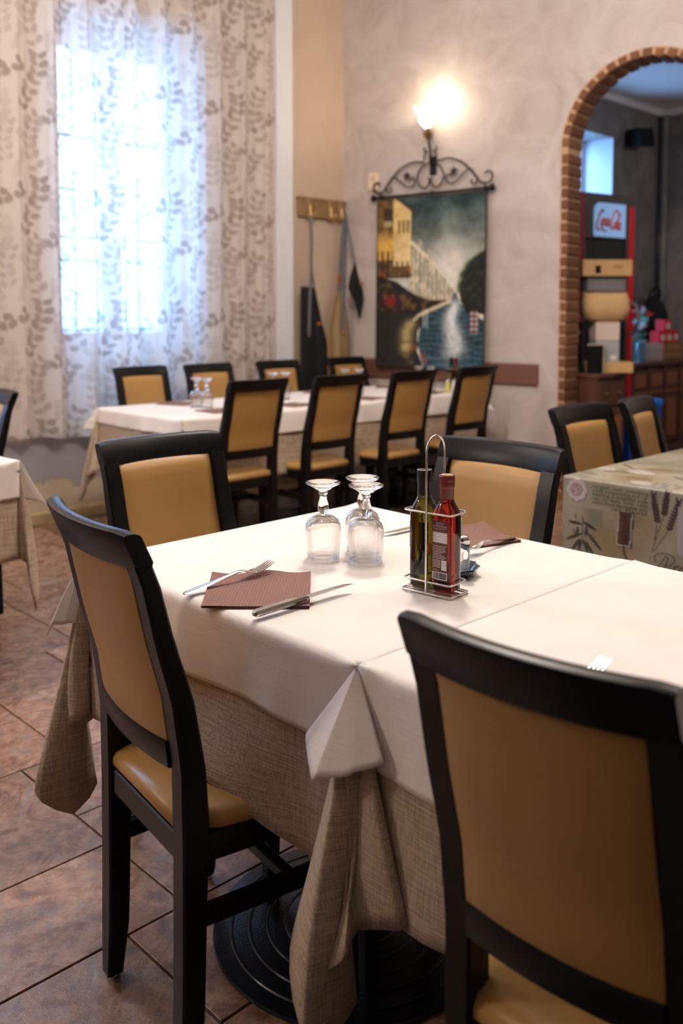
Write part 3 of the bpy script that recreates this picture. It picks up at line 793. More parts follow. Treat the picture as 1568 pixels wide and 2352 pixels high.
TZ = 0.760
def pedestal_table(x0, x1, y0, y1, label, bx=None, by=None, group=None):
    cx, cy = (x0 + x1) / 2, (y0 + y1) / 2
    bx = cx if bx is None else bx; by = cy if by is None else by
    t = thing('pedestal_table', label, 'table', (cx, cy, 0), 0, group)
    i = 0.012
    MB().box(x0 - cx + i, x1 - cx - i, y0 - cy + i, y1 - cy - i, TZ - 0.036, TZ - 0.008, 0.003).build('table_top', M['mid_wood'], t)
    dx, dy = bx - cx, by - cy
    prof = [(0.0, 0.0), (0.288, 0.0), (0.291, 0.005), (0.289, 0.010)]
    for k, (r, z) in enumerate(((0.250, .0120), (0.212, .0140), (0.174, .0165), (0.136, .020), (0.100, .025))):
        prof += [(r + 0.006, z - 0.0004), (r + 0.0035, z + 0.0022), (r + 0.0005, z + 0.0022), (r - 0.002, z + 0.0004)]
    prof += [(0.075, .032), (0.055, .040), (0.045, .06), (0.0, .06)]
    smooth_angle(MB().lathe(prof, 72, (dx, dy, 0), False).build('base_disc', M['castiron'], t), 14)
    MB().lathe([(0.038, .055), (0.038, TZ - .06), (0.0, TZ - .06)], 20, (dx, dy, 0), False).build('column', M['castiron'], t, smooth=True)
    mb = MB()
    for a in (0, math.pi / 2):
        c, s = math.cos(a), math.sin(a)
        v = []
        for (l, w) in ((-.3, -.02), (.3, -.02), (.3, .02), (-.3, .02)):
            px, py = l * c - w * s, l * s + w * c
            v.append((px + dx * 0.3, py + dy * 0.3))
        mb.poly(v, TZ - 0.064, TZ - 0.0362)
    mb.build('top_bracket', M['castiron'], t)
    return t

# main table (near end) and its neighbour
A0, A1, B0, B1 = 0.962, 1.798, 0.961, 1.797
pedestal_table(A0, A1, B0, B1, 'square pedestal table with ringed black iron base, far half of the main table', 1.293, 1.309)
pedestal_table(A0, A1, 0.115, 0.951, 'square pedestal table under the nearest cloth, right half of the main table', 1.36, 0.52)
down = 0
CON_B = [(0, 180, 0.5), (20, 155, 22), (34, 146, 34), (56, 128, 34), (70, 115, 22), (90, 90, 0.5)]
CON_FREE10 = [(0, 0, 0.5), (45, -45, 36), (90, -90, 0.5)]
CON_FREE11 = [(0, 0, 0.5), (45, 45, 36), (90, 90, 0.5)]
CON_FREE00 = [(0, 180, 0.5), (45, 225, 36), (90, 270, 0.5)]
CON_FREE01 = [(0, 180, 0.5), (45, 135, 36), (90, 90, 0.5)]
# corner pressed between the two tables: fold laid over the front face, then back across
CON_C_W = [(0, 180, 0.5), (14, 112, 20), (30, 105, 36), (46, 150, 22), (62, 215, 18), (78, 256, 31), (90, 270, 24)]
CON_C_B = [(0, 180, 0.5), (16, 110, 10), (32, 112, 14), (44, 160, 12), (50, 170, 5), (56, 200, 13), (66, 235, 12), (72, 235, 6), (78, 252, 20), (86, 256, 20), (90, 262, 15)]
CON_N = [(0, 0, 0.5), (30, -30, 3), (60, -60, 3), (90, -90, 0.5)]
lin = drape('linen_underlay', M['linen'], A0, A1, B0, B1, TZ - 0.004, dict(x0=.345, x1=.34, y0=.35, y1=.345),
            {'01': [(0, 180, 0.5), (22, 150, 12), (38, 140, 15), (50, 100, 6), (62, 125, 12), (90, 90, 0.5)], '00': CON_C_B, '11': CON_FREE11, '10': CON_N},
            wave=.006, seed=3, wob=.085, flare=0.010, gather={'01': 1.3, '00': 1.15}, tipk=1.17, lift=lambda s_, u: math.exp(-((u - .46) / .24) ** 4) if s_ == 'x0' else 0.0)
tag(lin, 'coarse beige linen undercloth hanging in long folds from the main table', 'tablecloth', 'linen undercloths')
wht = drape('tablecloth', M['white_cloth'], A0, A1, B0, B1, TZ, dict(x0=.142, x1=.14, y0=.14, y1=.142),
            {'01': CON_B, '00': CON_C_W, '11': CON_FREE11, '10': CON_N}, wave=.0035, seed=5, tight=('y0',), off=0.006, flare=0.006, gather={'01': 1.35}, tipk=0.95)
tag(wht, 'cream overcloth on the main table, under the upturned glasses and oil bottles', 'tablecloth', 'cream overcloths')
C2 = [(0, 180, 0.5), (40, 215, 8), (90, 270, 0.5)]
lin2 = drape('linen_underlay', M['linen'], A0, A1, 0.115, 0.944, TZ - 0.004, dict(x0=.36, x1=.34, y0=.34, y1=.34),
             {'00': CON_FREE00, '10': CON_FREE10}, wave=.006, seed=9, flare=0.012, gather=1.25)
tag(lin2, 'shaded beige linen undercloth behind the nearest chair back', 'tablecloth', 'linen undercloths')
wht2 = drape('tablecloth', M['white_cloth'], A0, A1, 0.115, 0.946, TZ + 0.002, dict(x0=.15, x1=.14, y0=.14, y1=.14),
             {'00': CON_FREE00, '10': CON_FREE10}, wave=.0035, seed=11, tight=('y1',), off=0.006, flare=0.006)
tag(wht2, 'cream overcloth on the near right table half, beyond the seam and behind the nearest chair', 'tablecloth', 'cream overcloths')

# long table at the back: three tables in a row under one pair of cloths
D0, D1, E0, E1 = 2.585, 5.03, 3.836, 4.668
for k in range(3):
    pedestal_table(D0 + k * 0.815, D0 + k * 0.815 + 0.813, E0, E1, ('left', 'middle', 'right')[k] + ' of the three pedestal tables hidden under the back cloth', group=None)
lin3 = drape('linen_underlay', M['linen'], D0, D1, E0, E1, TZ - 0.004, dict(x0=.36, x1=.34, y0=.36, y1=.34),
             {'00': [(0, 180, 0.5), (45, 225, 14), (90, 270, 0.5)], '01': [(0, 180, 0.5), (45, 138, 16), (90, 90, 0.5)], '10': [(0, 0, 0.5), (45, -45, 9), (90, -90, 0.5)], '11': [(0, 0, 0.5), (45, 45, 6), (90, 90, 0.5)]}, wave=.008, seed=13, wob=.05, n=70, flare=0.02, gather=1.3, tipk=1.1)
tag(lin3, 'beige linen undercloth of the long back table, behind the near row of chairs', 'tablecloth', 'linen undercloths')
M['warm_cloth'] = M['white_cloth']
wht3 = drape('tablecloth', M['white_cloth'], D0, D1, E0, E1, TZ, dict(x0=.085, x1=.12, y0=.125, y1=.12),
             {'00': CON_FREE00, '01': CON_FREE01, '10': CON_FREE10, '11': CON_FREE11}, wave=.005, seed=15, off=0.007, n=70, flare=0.008)
tag(wht3, 'long cream overcloth on the back table in front of the window', 'tablecloth', 'cream overcloths')

# side table cut by the left edge
L0, L1, N0, N1 = 0.60, 1.435, 3.19, 4.60
pedestal_table(L0, L1, N0, N1, 'pedestal table hidden under the cloth at the left edge', 0.95, 3.8)
lin4 = drape('linen_underlay', M['linen'], L0, L1, N0, N1, TZ - 0.004, dict(x0=.34, x1=.36, y0=.36, y1=.34),
             {'10': [(0, 0, 0.5), (20, -30, 7), (36, -20, 12), (50, -60, 4), (66, -60, 11), (90, -90, 0.5)], '00': CON_FREE00, '01': CON_FREE01, '11': CON_FREE11}, wave=.006, seed=17, wob=.05, flare=0.012, gather=1.3, tipk=1.1)
tag(lin4, 'beige linen undercloth with a pointed corner at the left edge', 'tablecloth', 'linen undercloths')
wht4 = drape('tablecloth', M['white_cloth'], L0, L1, N0, N1, TZ, dict(x0=.14, x1=.14, y0=.14, y1=.14),
             {'10': [(0, 0, 0.5), (45, -45, 30), (90, -90, 0.5)], '00': CON_FREE00, '01': CON_FREE01, '11': CON_FREE11}, wave=.0035, seed=19, off=0.006, flare=0.006)
tag(wht4, 'corner of a cream overcloth at the left edge, in front of a cropped chair', 'tablecloth', 'cream overcloths')
# ------------------------------------------------------------------ glasses
ZT = TZ + 0.0022
wht.cycles.is_caustics_receiver = True
def goblet_proto(label, group):
    t = thing('wine_glass', label, 'glass', group=group)
    # upside down: rim on the cloth, foot on top
    outer = [(0.0350, 0.0), (0.0358, 0.010), (0.0372, 0.030), (0.0386, 0.050), (0.0392, 0.062), (0.0380, 0.074), (0.0335, 0.084), (0.0250, 0.091), (0.0140, 0.0955), (0.0092, 0.0975)]
    inner = [(0.0341, 0.0), (0.0349, 0.010), (0.0363, 0.030), (0.0376, 0.050), (0.0381, 0.061), (0.0368, 0.0725), (0.0323, 0.082), (0.0240, 0.0885), (0.0120, 0.0922), (0.0, 0.0930)]
    MB().loft([[(r * math.cos(2 * math.pi * i / 40), r * math.sin(2 * math.pi * i / 40), z) for i in range(40)] for r, z in
               [(max(r, 1e-5), z) for r, z in inner[::-1]] + outer + [(1e-5, 0.0976)]], True, False).build('bowl', M['bowl_glass'], t, smooth=True).cycles.is_caustics_caster = True
    MB().tube([(.0346 * math.cos(2 * math.pi * i / 48), .0346 * math.sin(2 * math.pi * i / 48), .0008) for i in range(48)], .0008, 8, closed=True).build('rim', M['glass'], t, smooth=True)
    stem = [(1e-5, .0977), (.0085, .0977), (.0082, .101), (.0115, .106), (.0125, .112), (.0120, .118), (.0098, .128), (.0080, .136), (.0078, .140), (.0100, .143), (.0104, .1455), (.0085, .149), (1e-5, .149)]
    MB().loft([[(r * math.cos(2 * math.pi * i / 28), r * math.sin(2 * math.pi * i / 28), z) for i in range(28)] for r, z in stem], True, False).build('stem', M['glass'], t, smooth=True)
    foot = [(1e-5, .1492), (.010, .1492), (.0165, .152), (.0175, .154), (.028, .160), (.0375, .1645), (.0385, .1662), (.0375, .1678), (.022, .1655), (.008, .1645), (1e-5, .1643)]
    MB().loft([[(r * math.cos(2 * math.pi * i / 40), r * math.sin(2 * math.pi * i / 40), z) for i in range(40)] for r, z in foot], True, False).build('foot', M['glass'], t, smooth=True)
    return t
G1 = goblet_proto('upturned stemmed glass standing alone, left of the pair on the main table', 'upturned glasses on the main table')
G1.location = (1.331, 1.435, ZT)
dup(G1, (1.377, 1.349, ZT), 0.4, 'front glass of the overlapping upturned pair on the main table', 'upturned glasses on the main table')
dup(G1, (1.436, 1.418, ZT), 1.1, 'rear glass of the overlapping upturned pair on the main table', 'upturned glasses on the main table')
for x, y, nm in ((2.985, 4.275, 'left glass of the first pair at the window end of the back table'), (3.005, 4.205, 'right glass of the first pair at the window end of the back table'),
             (3.58, 4.32, 'left glass of the second pair, showing above a chair top on the back table'), (3.655, 4.29, 'right glass of the second pair, showing above a chair top on the back table'),
             (4.156, 4.27, 'left glass of the third pair, below the tan apron on the back table'), (4.225, 4.21, 'right glass of the third pair, below the tan apron on the back table'),
             (4.74, 4.135, 'left glass of the fourth pair, below the canal tapestry'), (4.76, 4.045, 'right glass of the fourth pair, below the canal tapestry')):
    dup(G1, (x, y, ZT), 0.3, 'upturned ' + nm, 'upturned glasses on the back table')

# ------------------------------------------------------------------ napkins
def napkin_material():
    m, nt, b = nmat('brown_embossed_paper'); b.inputs['Roughness'].default_value = 0.85
    tc = node(nt, 'ShaderNodeTexCoord'); w = node(nt, 'ShaderNodeTexWave'); w.inputs['Scale'].default_value = 52; w.inputs['Distortion'].default_value = 0.4
    mp = node(nt, 'ShaderNodeMapping'); mp.inputs['Rotation'].default_value = (0, 0, 0.8); lnk(nt, tc.outputs['Object'], mp.inputs['Vector']); lnk(nt, mp.outputs[0], w.inputs['Vector'])
    mx = node(nt, 'ShaderNodeMix', data_type='RGBA'); mx.inputs[6].default_value = (0.195, 0.095, 0.074, 1); mx.inputs[7].default_value = (0.225, 0.115, 0.092, 1); lnk(nt, w.outputs['Fac'], mx.inputs[0])
    lnk(nt, mx.outputs[2], b.inputs['Base Color'])
    bp = node(nt, 'ShaderNodeBump'); bp.inputs['Strength'].default_value = 0.35; bp.inputs['Distance'].default_value = 0.0012; lnk(nt, w.outputs['Fac'], bp.inputs['Height']); lnk(nt, bp.outputs['Normal'], b.inputs['Normal'])
    return m
M['napkin'] = napkin_material()
def napkin(name_label, corners, group, lift=None, seed=0, z=ZT):
    """corners: four xy points in order; folded paper of three plies"""
    c = [np.array(p, float) for p in corners]; ctr = sum(c) / 4
    n = 18; mb = MB(); rs = np.random.RandomState(seed)
    for ply, (zz, sh) in enumerate(((0.0008, 0.0), (0.0024, 0.0012), (0.0040, -0.0008))):
        top = np.zeros((n + 1, n + 1, 3))
        for i in range(n + 1):
            for j in range(n + 1):
                u, v = i / n, j / n
                p = (c[0] * (1 - u) + c[1] * u) * (1 - v) + (c[3] * (1 - u) + c[2] * u) * v
                h = zz + (0.0012 + 0.0004 * ply) * math.sin(u * 7 + seed) * math.sin(v * 5 + 2 * seed) ** 2
                h = max(h, zz)
                if lift: h += lift(u, v) * (1 + 0.05 * ply)
                top[i, j] = (p[0] - ctr[0] + sh, p[1] - ctr[1] + sh, h)
        th = 0.0012
        idx = np.arange((n + 1) ** 2).reshape(n + 1, n + 1); off = (n + 1) ** 2
        bot = top.copy(); bot[:, :, 2] -= th
        v = np.concatenate([top.reshape(-1, 3), bot.reshape(-1, 3)]); f = []
        for i in range(n):
            for j in range(n):
                f.append((idx[i, j], idx[i + 1, j], idx[i + 1, j + 1], idx[i, j + 1]))
                f.append((off + idx[i, j], off + idx[i, j + 1], off + idx[i + 1, j + 1], off + idx[i + 1, j]))
        rim = [idx[i, 0] for i in range(n)] + [idx[n, j] for j in range(n)] + [idx[i, n] for i in range(n, 0, -1)] + [idx[0, j] for j in range(n, 0, -1)]
        for k in range(len(rim)):
            a, b_ = rim[k], rim[(k + 1) % len(rim)]
            f.append((b_, a, off + a, off + b_))
        mb.add(v, f)
    o = mb.build('paper_napkin', M['napkin'], smooth=False, loc=(ctr[0], ctr[1], z))
    return tag(o, name_label, 'napkin', group)
napkin('folded brown paper napkin under the fork, nearest on the main table', [(1.072, 1.488), (1.225, 1.358), (1.081, 1.202), (0.939, 1.339)], 'brown paper napkins',
       lift=lambda u, v: 0.007 * (max(0, 1 - 3.2 * v) ** 2) * (0.5 + 0.5 * math.cos((u - 0.55) * 9)), seed=1)
napkin('brown paper napkin with a raised corner behind the vinegar bottle', [(1.76, 1.215), (1.585, 1.27), (1.635, 1.43), (1.785, 1.345)], 'brown paper napkins',
       lift=lambda u, v: 0.030 * max(0, v - 0.35) ** 1.5 * max(0, 1.0 - 0.8 * u), seed=2)
def sq(x, y, s, a):
    c, n = math.cos(a) * s / 2, math.sin(a) * s / 2
    return [(x + c - n, y + n + c), (x + c + n, y + n - c), (x - c + n, y - n - c), (x - c - n, y - n + c)]
for k, (x, y, nm) in enumerate(((2.96, 4.03, 'near side, leftmost, half behind the first chair back'), (3.47, 3.99, 'near side, between the first two chair backs'), (4.07, 3.985, 'near side, between the second and third chair backs'), (4.66, 3.99, 'near side, between the third and last chair backs'),
                               (3.03, 4.53, 'window side, leftmost'), (3.56, 4.52, 'window side, second from left'), (4.16, 4.52, 'window side, third from left'), (4.83, 4.50, 'window side, rightmost'))):
    napkin('brown napkin on the back table, ' + nm, sq(x, y, 0.19, 0.1 * k), 'brown napkins on the back table', seed=k + 3)

# ------------------------------------------------------------------ cutlery (local: handle end at x=0, tip at +x)
def make_fork(label, group):
    t = thing('fork', label, 'fork', group=group)
    def zc(x): return float(np.interp(x, [0, .03, .075, .12, .140, .155, .175, .19, .212], [.004, .0055, .012, .0185, .0175, .0125, .0105, .0135, .0225]))
    def rib(x, w, h): return [(x, -w, zc(x)), (x, -w * .6, zc(x) - h), (x, w * .6, zc(x) - h), (x, w, zc(x)), (x, w * .6, zc(x) + h), (x, -w * .6, zc(x) + h)]
    rings = [rib(x, w, h) for x, w, h in ((0, .004, .0012), (.004, .0085, .0018), (.012, .0098, .0022), (.05, .0082, .0022), (.09, .0052, .0022), (.125, .0036, .0022), (.140, .0050, .0018), (.150, .0090, .0014), (.160, .0118, .0012), (.168, .0122, .0011))]
    smooth_angle(MB().loft(rings).build('handle', M['steel'], t, smooth=True), 50)
    for k in range(4):
        y = -.0102 + k * .0068
        rings = []
        for x, w, h in ((.166, .0024, .0010), (.18, .0020, .0011), (.198, .0016, .0010), (.212, .0008, .0007)):
            yy = y * float(np.interp(x, [.166, .18, .212], [1, 1, .95])); z = zc(x)
            rings.append([(x, yy - w, z - h), (x, yy + w, z - h), (x, yy + w, z + h), (x, yy - w, z + h)])
        MB().loft(rings).build('tine', M['steel'], t)
    return t
def make_knife(label, group):
    t = thing('knife', label, 'knife', group=group)
    rings = []
    for x, w, h in ((0, .0035, .003), (.003, .0075, .0048), (.010, .0092, .0055), (.05, .0088, .0055), (.09, .0078, .0050), (.118, .0072, .0042), (.126, .0068, .0025)):
        rings.append([(x, -w, .006), (x, -w * .7, .006 - h), (x, w * .7, .006 - h), (x, w, .006), (x, w * .7, .006 + h), (x, -w * .7, .006 + h)])
    smooth_angle(MB().loft(rings).build('handle', M['steel'], t, smooth=True), 50)
    mb = MB(); rings = []
    for i in range(24):
        x = .124 + i * (.116 / 23); w0 = float(np.interp(x, [.124, .135, .2, .228, .240], [.006, .0085, .0082, .0055, .0006]))
        e = 0.0007 if (i % 2 and x > .15) else 0
        up = float(np.interp(x, [.2, .24], [0, .004]))
        rings.append([(x, -.0065, .0052), (x, -.0065, .0068), (x, -.0065 + w0 * 2 - e, .0063 ), (x, -.0065 + w0 * 2 - e, .0057)])
    mb.loft(rings); mb.build('blade', M['steel'], t)
    return t
FK = make_fork('steel fork lying across the nearest brown napkin', 'forks'); FK.location = (0.955, 1.417, ZT + 0.001); FK.rotation_euler = (0, math.radians(-1.5), math.radians(-1))
KN = make_knife('steel knife with its handle over the napkin edge, beside the nearest napkin', 'knives'); KN.location = (0.967, 1.222, ZT + 0.001); KN.rotation_euler = (0, 0, 0)
KN.rotation_euler = (0, math.radians(-1.2), 0); KN.location.z = ZT + 0.0045
dup(FK, (1.758, 1.235, ZT + 0.004), math.radians(184), 'steel fork turned over beside the far napkin behind the bottles', 'forks')
dup(KN, (1.805, 1.468, ZT), math.radians(178), 'steel knife partly hidden behind the olive oil bottle', 'knives')
f3 = dup(FK, (0.982, 0.672, ZT + 0.001), 0.0, 'fork whose tine tips show above the nearest chair back', 'forks')
f3.rotation_euler = (0, math.radians(-0.5), 0)

# ------------------------------------------------------------------ oil and vinegar set
RK = thing('cruet_rack', 'chrome wire rack with a tall loop handle holding the two bottles on the main table', 'rack', (1.3255, 1.1125, ZT), math.atan2(-.107, .013))
L2, S2 = 0.0525, 0.0285           # local x along the long side, y to the far side
def rrpath(hx, hy, z, r=0.008, n=4):
    p = []
    for cx, cy, a0 in ((hx - r, hy - r, 0), (-hx + r, hy - r, 90), (-hx + r, -hy + r, 180), (hx - r, -hy + r, 270)):
        for k in range(n + 1):
            a = math.radians(a0 + 90 * k / n); p.append((cx + r * math.cos(a), cy + r * math.sin(a), z))
    return p
for z, k in ((0.0022, 'base_frame'), (0.024, 'lower_ring'), (0.157, 'upper_ring')):
    e = 0.004 if k == 'base_frame' else 0.001
    mb = MB().tube(rrpath(L2 + e, S2 + e, z), 0.0019, 8, closed=True)
    if k == 'base_frame':
        for yy in (-.016, 0, .016): mb.tube([(-L2 - e, yy, z + .002), (L2 + e, yy, z + .002)], 0.0016, 6)
    smooth_angle(mb.build(k, M['chrome'], RK), 60)
hp = [(0, -S2 - .003, .002)] + [(0, -S2 - .003, z) for z in (.05, .12, .2, .262)]
for k in range(1, 12):
    a = math.pi * k / 12
    hp.append((0, -(S2 + .003) * math.cos(a), .270 + .032 * math.sin(a)))
hp += [(0, S2 + .003, z) for z in (.262, .2, .12, .05, .002)]
smooth_angle(MB().tube(hp, 0.0021, 8).build('loop_handle', M['chrome'], RK), 60)

def bottle_body(w, prof, n=28):
    """prof: (z, half width, squareness 2..8)"""
    rings = []
    for z, r, e in prof:
        ring = []
        for i in range(n):
            a = 2 * math.pi * i / n; c, s = math.cos(a), math.sin(a)
            k = (abs(c) ** e + abs(s) ** e) ** (-1 / e)
            ring.append((r * k * c, r * k * s, z))
        rings.append(ring)
    return MB().loft(rings)
M['oil_glass'] = glassmat('dark_green_oil_glass', (0.075, 0.068, 0.006), 0.0, 1.47)
M['vinegar_glass'] = glassmat('red_vinegar_glass', (0.22, 0.014, 0.005), 0.0, 1.42)
M['black_plastic'] = simple('black_plastic', (0.006, 0.006, 0.007), 0.42, spec=0.25)
M['wine_foil'] = simple('dark_red_foil', (0.145, 0.010, 0.013), 0.34, var=0.2, scale=60, bump=0.15)
M['wine_label'] = simple('dark_red_label', (0.070, 0.011, 0.013), 0.45)
M['label_white'] = simple('white_label_paper', (0.62, 0.60, 0.60), 0.6)
M['label_pink'] = simple('label_print', (0.56, 0.40, 0.38), 0.6)
M['label_gold'] = simple('label_gold_band', (0.15, 0.055, 0.020), 0.45)
M['ink'] = simple('black_ink', (0.012, 0.011, 0.011), 0.6)
M['orange_label'] = simple('orange_label', (0.55, 0.16, 0.03), 0.5)
rkz = RK.rotation_euler[2]
def rk(lx, ly): return (RK.location.x + lx * math.cos(rkz) - ly * math.sin(rkz), RK.location.y + lx * math.sin(rkz) + ly * math.cos(rkz))
BPROF = [(0.0, .004, 4), (0.0, .0185, 5), (.003, .0215, 6), (.02, .0222, 6), (.140, .0222, 6), (.150, .0218, 4.5), (.160, .0195, 3), (.168, .0160, 2.3), (.175, .0138, 2), (.182, .0132, 2), (.206, .0130, 2), (.206, .004, 2)]
x, y = rk(0.0255, 0)
VB = thing('vinegar_bottle', 'square red wine vinegar bottle with a printed dark label, right in the chrome rack', 'bottle', (x, y, ZT + .0065), rkz)
smooth_angle(bottle_body(0, BPROF).build('bottle_glass', M['vinegar_glass'], VB, smooth=True), 60)
cp = MB().lathe([(.0134, .176), (.0140, .178), (.0138, .197), (.0142, .198), (.0152, .200), (.0154, .206), (.0148, .2085), (.0154, .211), (.0155, .219), (.0150, .2215), (.0, .2220)], 32, cap=True).build('foil_cap', M['wine_foil'], VB, smooth=True)
MB().lathe([(.0118, .2222), (.0118, .2226), (.0, .2228)], 24).build('cap_disc', simple('gold_cap_top', (0.62, 0.36, 0.16), 0.35, metal=0.4), cp)
# label on the near long face (local -y), text reads towards the camera
LY = -.02235
lb = MB().box(-.0172, .0172, LY - .0003, LY + .0004, .022, .1375).build('label', M['wine_label'], VB)
def on_label(name, mat, xa, xb, za, zb, lift=.0005): return MB().box(xa, xb, LY - .0003 - lift, LY - .0002, za, zb).build(name, mat, lb)
on_label('gold_band', M['label_gold'], -.0172, .0172, .092, .1185, .0002)
on_label('white_panel', M['label_white'], -.0155, .0160, .0955, .115)
for k in range(6):
    on_label('fine_print', M['ink'], -.0145, -.0145 + (.010, .004, .015, .006, .009, .005)[k], .1125 - k * .0029, .1129 - k * .0029, .0007)
    on_label('fine_print', M['ink'], .0115, .0145, .1125 - k * .0029, .1129 - k * .0029, .0007)
RT = (math.radians(90), 0, 0)
def ltxt(s, size, mat, x, z, align='LEFT', sx=1.0): return text_mesh('lettering', s, size, mat, lb, (x, LY - .0009, z), RT, align, sx=sx)
ltxt('ACETO', .0062, M['label_pink'], 0, .1300, 'CENTER', .8)
ltxt('DI VINO ROSSO', .0062, M['label_pink'], 0, .1245, 'CENTER', .72)
on_label('rule', M['label_pink'], -.016, .016, .1222, .1226); on_label('rule', M['label_pink'], -.016, .006, .1206, .1209)
for k in range(9):
    wd = (.031, .027, .028, .030, .024, .018, .026, .030, .026)[k]
    on_label('fine_print', M['label_pink'], -.0158, -.0158 + wd, .0886 - k * .0030, .0897 - k * .0030)
for k in range(6):
    on_label('fine_print', M['label_pink'], -.0162, .001, .0612 - k * .0027, .0624 - k * .0027)
on_label('white_panel', M['label_white'], .0035, .0150, .0435, .0625)
mb = MB()
for k in range(20):
    a0, a1 = 2 * math.pi * k / 20, 2 * math.pi * (k + .7) / 20
    q = lambda a, r: (.0092 + r * math.cos(a), LY - .0010, .0555 + r * math.sin(a))
    mb.add([q(a0, .0034), q(a1, .0034), q(a1, .0040), q(a0, .0040)], [(0, 1, 2, 3)])
mb.build('round_mark', M['ink'], lb)
ltxt('250 ml e', .0058, M['label_pink'], -.0160, .0412, 'LEFT', .62)
on_label('barcode_panel', M['label_white'], -.0170, .0165, .0245, .0390)
rb = random.Random(5); xx = -.0135
while xx < .0140:
    w = rb.choice((.0003, .0004, .0007, .0010)); on_label('barcode_bar', M['ink'], xx, xx + w, .0262, .0378, .0007); xx += w + rb.choice((.0004, .0006, .0009))

x, y = rk(-0.0255, 0)
OB = thing('oil_bottle', 'dark green olive oil bottle with a black cap, left in the chrome rack', 'bottle', (x, y, ZT + .0065), rkz)
smooth_angle(bottle_body(0, BPROF).build('bottle_glass', M['oil_glass'], OB, smooth=True), 60)
MB().lathe([(.0134, .178), (.0137, .180), (.0137, .200), (.0142, .201), (.0143, .2245), (.0138, .2262), (.0115, .2268), (.0, .2266)], 32).build('screw_cap', M['black_plastic'], OB, smooth=True)
MB().lathe([(.0122, .2266), (.0143, .2266), (.0143, .2274), (.0122, .2274)], 32, cap=False).build('cap_rim', M['chrome'], OB, smooth=True)
MB().box(-.016, .016, .02225, .0229, .02, .12).build('label', M['black_plastic'], OB)
MB().box(-.0226, -.0222, -.016, .016, .075, .125).build('label', simple('olive_label', (0.10, 0.09, 0.01), 0.4), OB)
MB().box(.0222, .0227, -.0215, -.013, .070, .088).build('side_label', M['orange_label'], OB)

# small dark dish with a glass salt shaker and a teal paper tube
DS = tag(MB().loft([[((r + .006 * (k % 2) * w) * math.cos(2 * math.pi * k / 20), (r + .006 * (k % 2) * w) * math.sin(2 * math.pi * k / 20), z) for k in range(20)] for r, z, w in
        ((.0, .001, 0), (.032, .001, 0), (.041, .006, .4), (.049, .018, 1), (.0515, .0185, 1), (.044, .004, .4), (.033, -.0005, 0), (.0, -.0005, 0))], True, False).build('scalloped_dish', simple('dark_blue_glaze', (0.010, 0.030, 0.055), 0.12, coat=0.5), loc=(1.437, 1.160, ZT + .0008), smooth=True), 'small dark blue scalloped dish behind the cruet rack', 'dish')
SH = thing('salt_shaker', 'small clear glass shaker standing in the dark dish behind the vinegar bottle', 'shaker', (1.433, 1.128, ZT + .002))
MB().loft([[(max(r, 1e-5) * math.cos(2 * math.pi * i / 20), max(r, 1e-5) * math.sin(2 * math.pi * i / 20), z) for i in range(20)] for r, z in
           ((0, .0), (.013, .0), (.0145, .004), (.0125, .05), (.0115, .068), (0, .068), )], True, False).build('glass_body', M['glass'], SH, smooth=True)
MB().lathe([(.0, .0682), (.0122, .0682), (.0122, .078), (.009, .084), (.0, .085)], 20).build('shaker_cap', M['chrome'], SH, smooth=True)
TQ = tag(MB().lathe([(.0058, 0), (.0058, .112), (.0, .112)], 10).build('toothpick_sleeve', simple('teal_paper', (0.20, 0.58, 0.52), 0.5), loc=(1.443, 1.152, ZT + .004), rot=(0.02, 0.02, 0)), 'teal paper sleeve standing in the dark dish behind the vinegar bottle', 'sleeve')

# cruets on the back table, blurred
RK2 = dup(RK, (4.865, 3.93, ZT), 0.0, 'wire cruet rack on the back table, half hidden by the last chairs', 'cruet sets')
for src, lx, lab in ((OB, -.0255, 'dark oil bottle in the rack on the back table'), (VB, .0255, 'red vinegar bottle in the rack on the back table')):
    r = src.copy(); COL.objects.link(r); r.location = (4.865 + lx, 3.93, ZT + .0065); r.rotation_euler = (0, 0, 0); r['label'] = lab
    for ch in src.children:
        c = ch.copy(); COL.objects.link(c); c.parent = r
SP = []
for x, y, col, nm, lab in ((4.775, 3.905, (0.62, 0.60, 0.10), 'pepper_shaker', 'yellow shaker beside the cruets on the back table'), (4.80, 3.875, (0.75, 0.72, 0.70), 'salt_shaker', 'white salt shaker beside the cruets on the back table')):
    t = thing(nm, lab, 'shaker', (x, y, ZT), 0, 'shakers on the back table')
    MB().lathe([(.0, 0), (.017, 0), (.018, .01), (.014, .055), (.012, .07), (.0, .07)], 18).build('shaker_body', simple(nm + '_glass', col, 0.2), t, smooth=True)
    MB().lathe([(.0, .0702), (.0135, .0702), (.0135, .080), (.008, .088), (.0, .088)], 18).build('shaker_cap', M['chrome'], t, smooth=True)
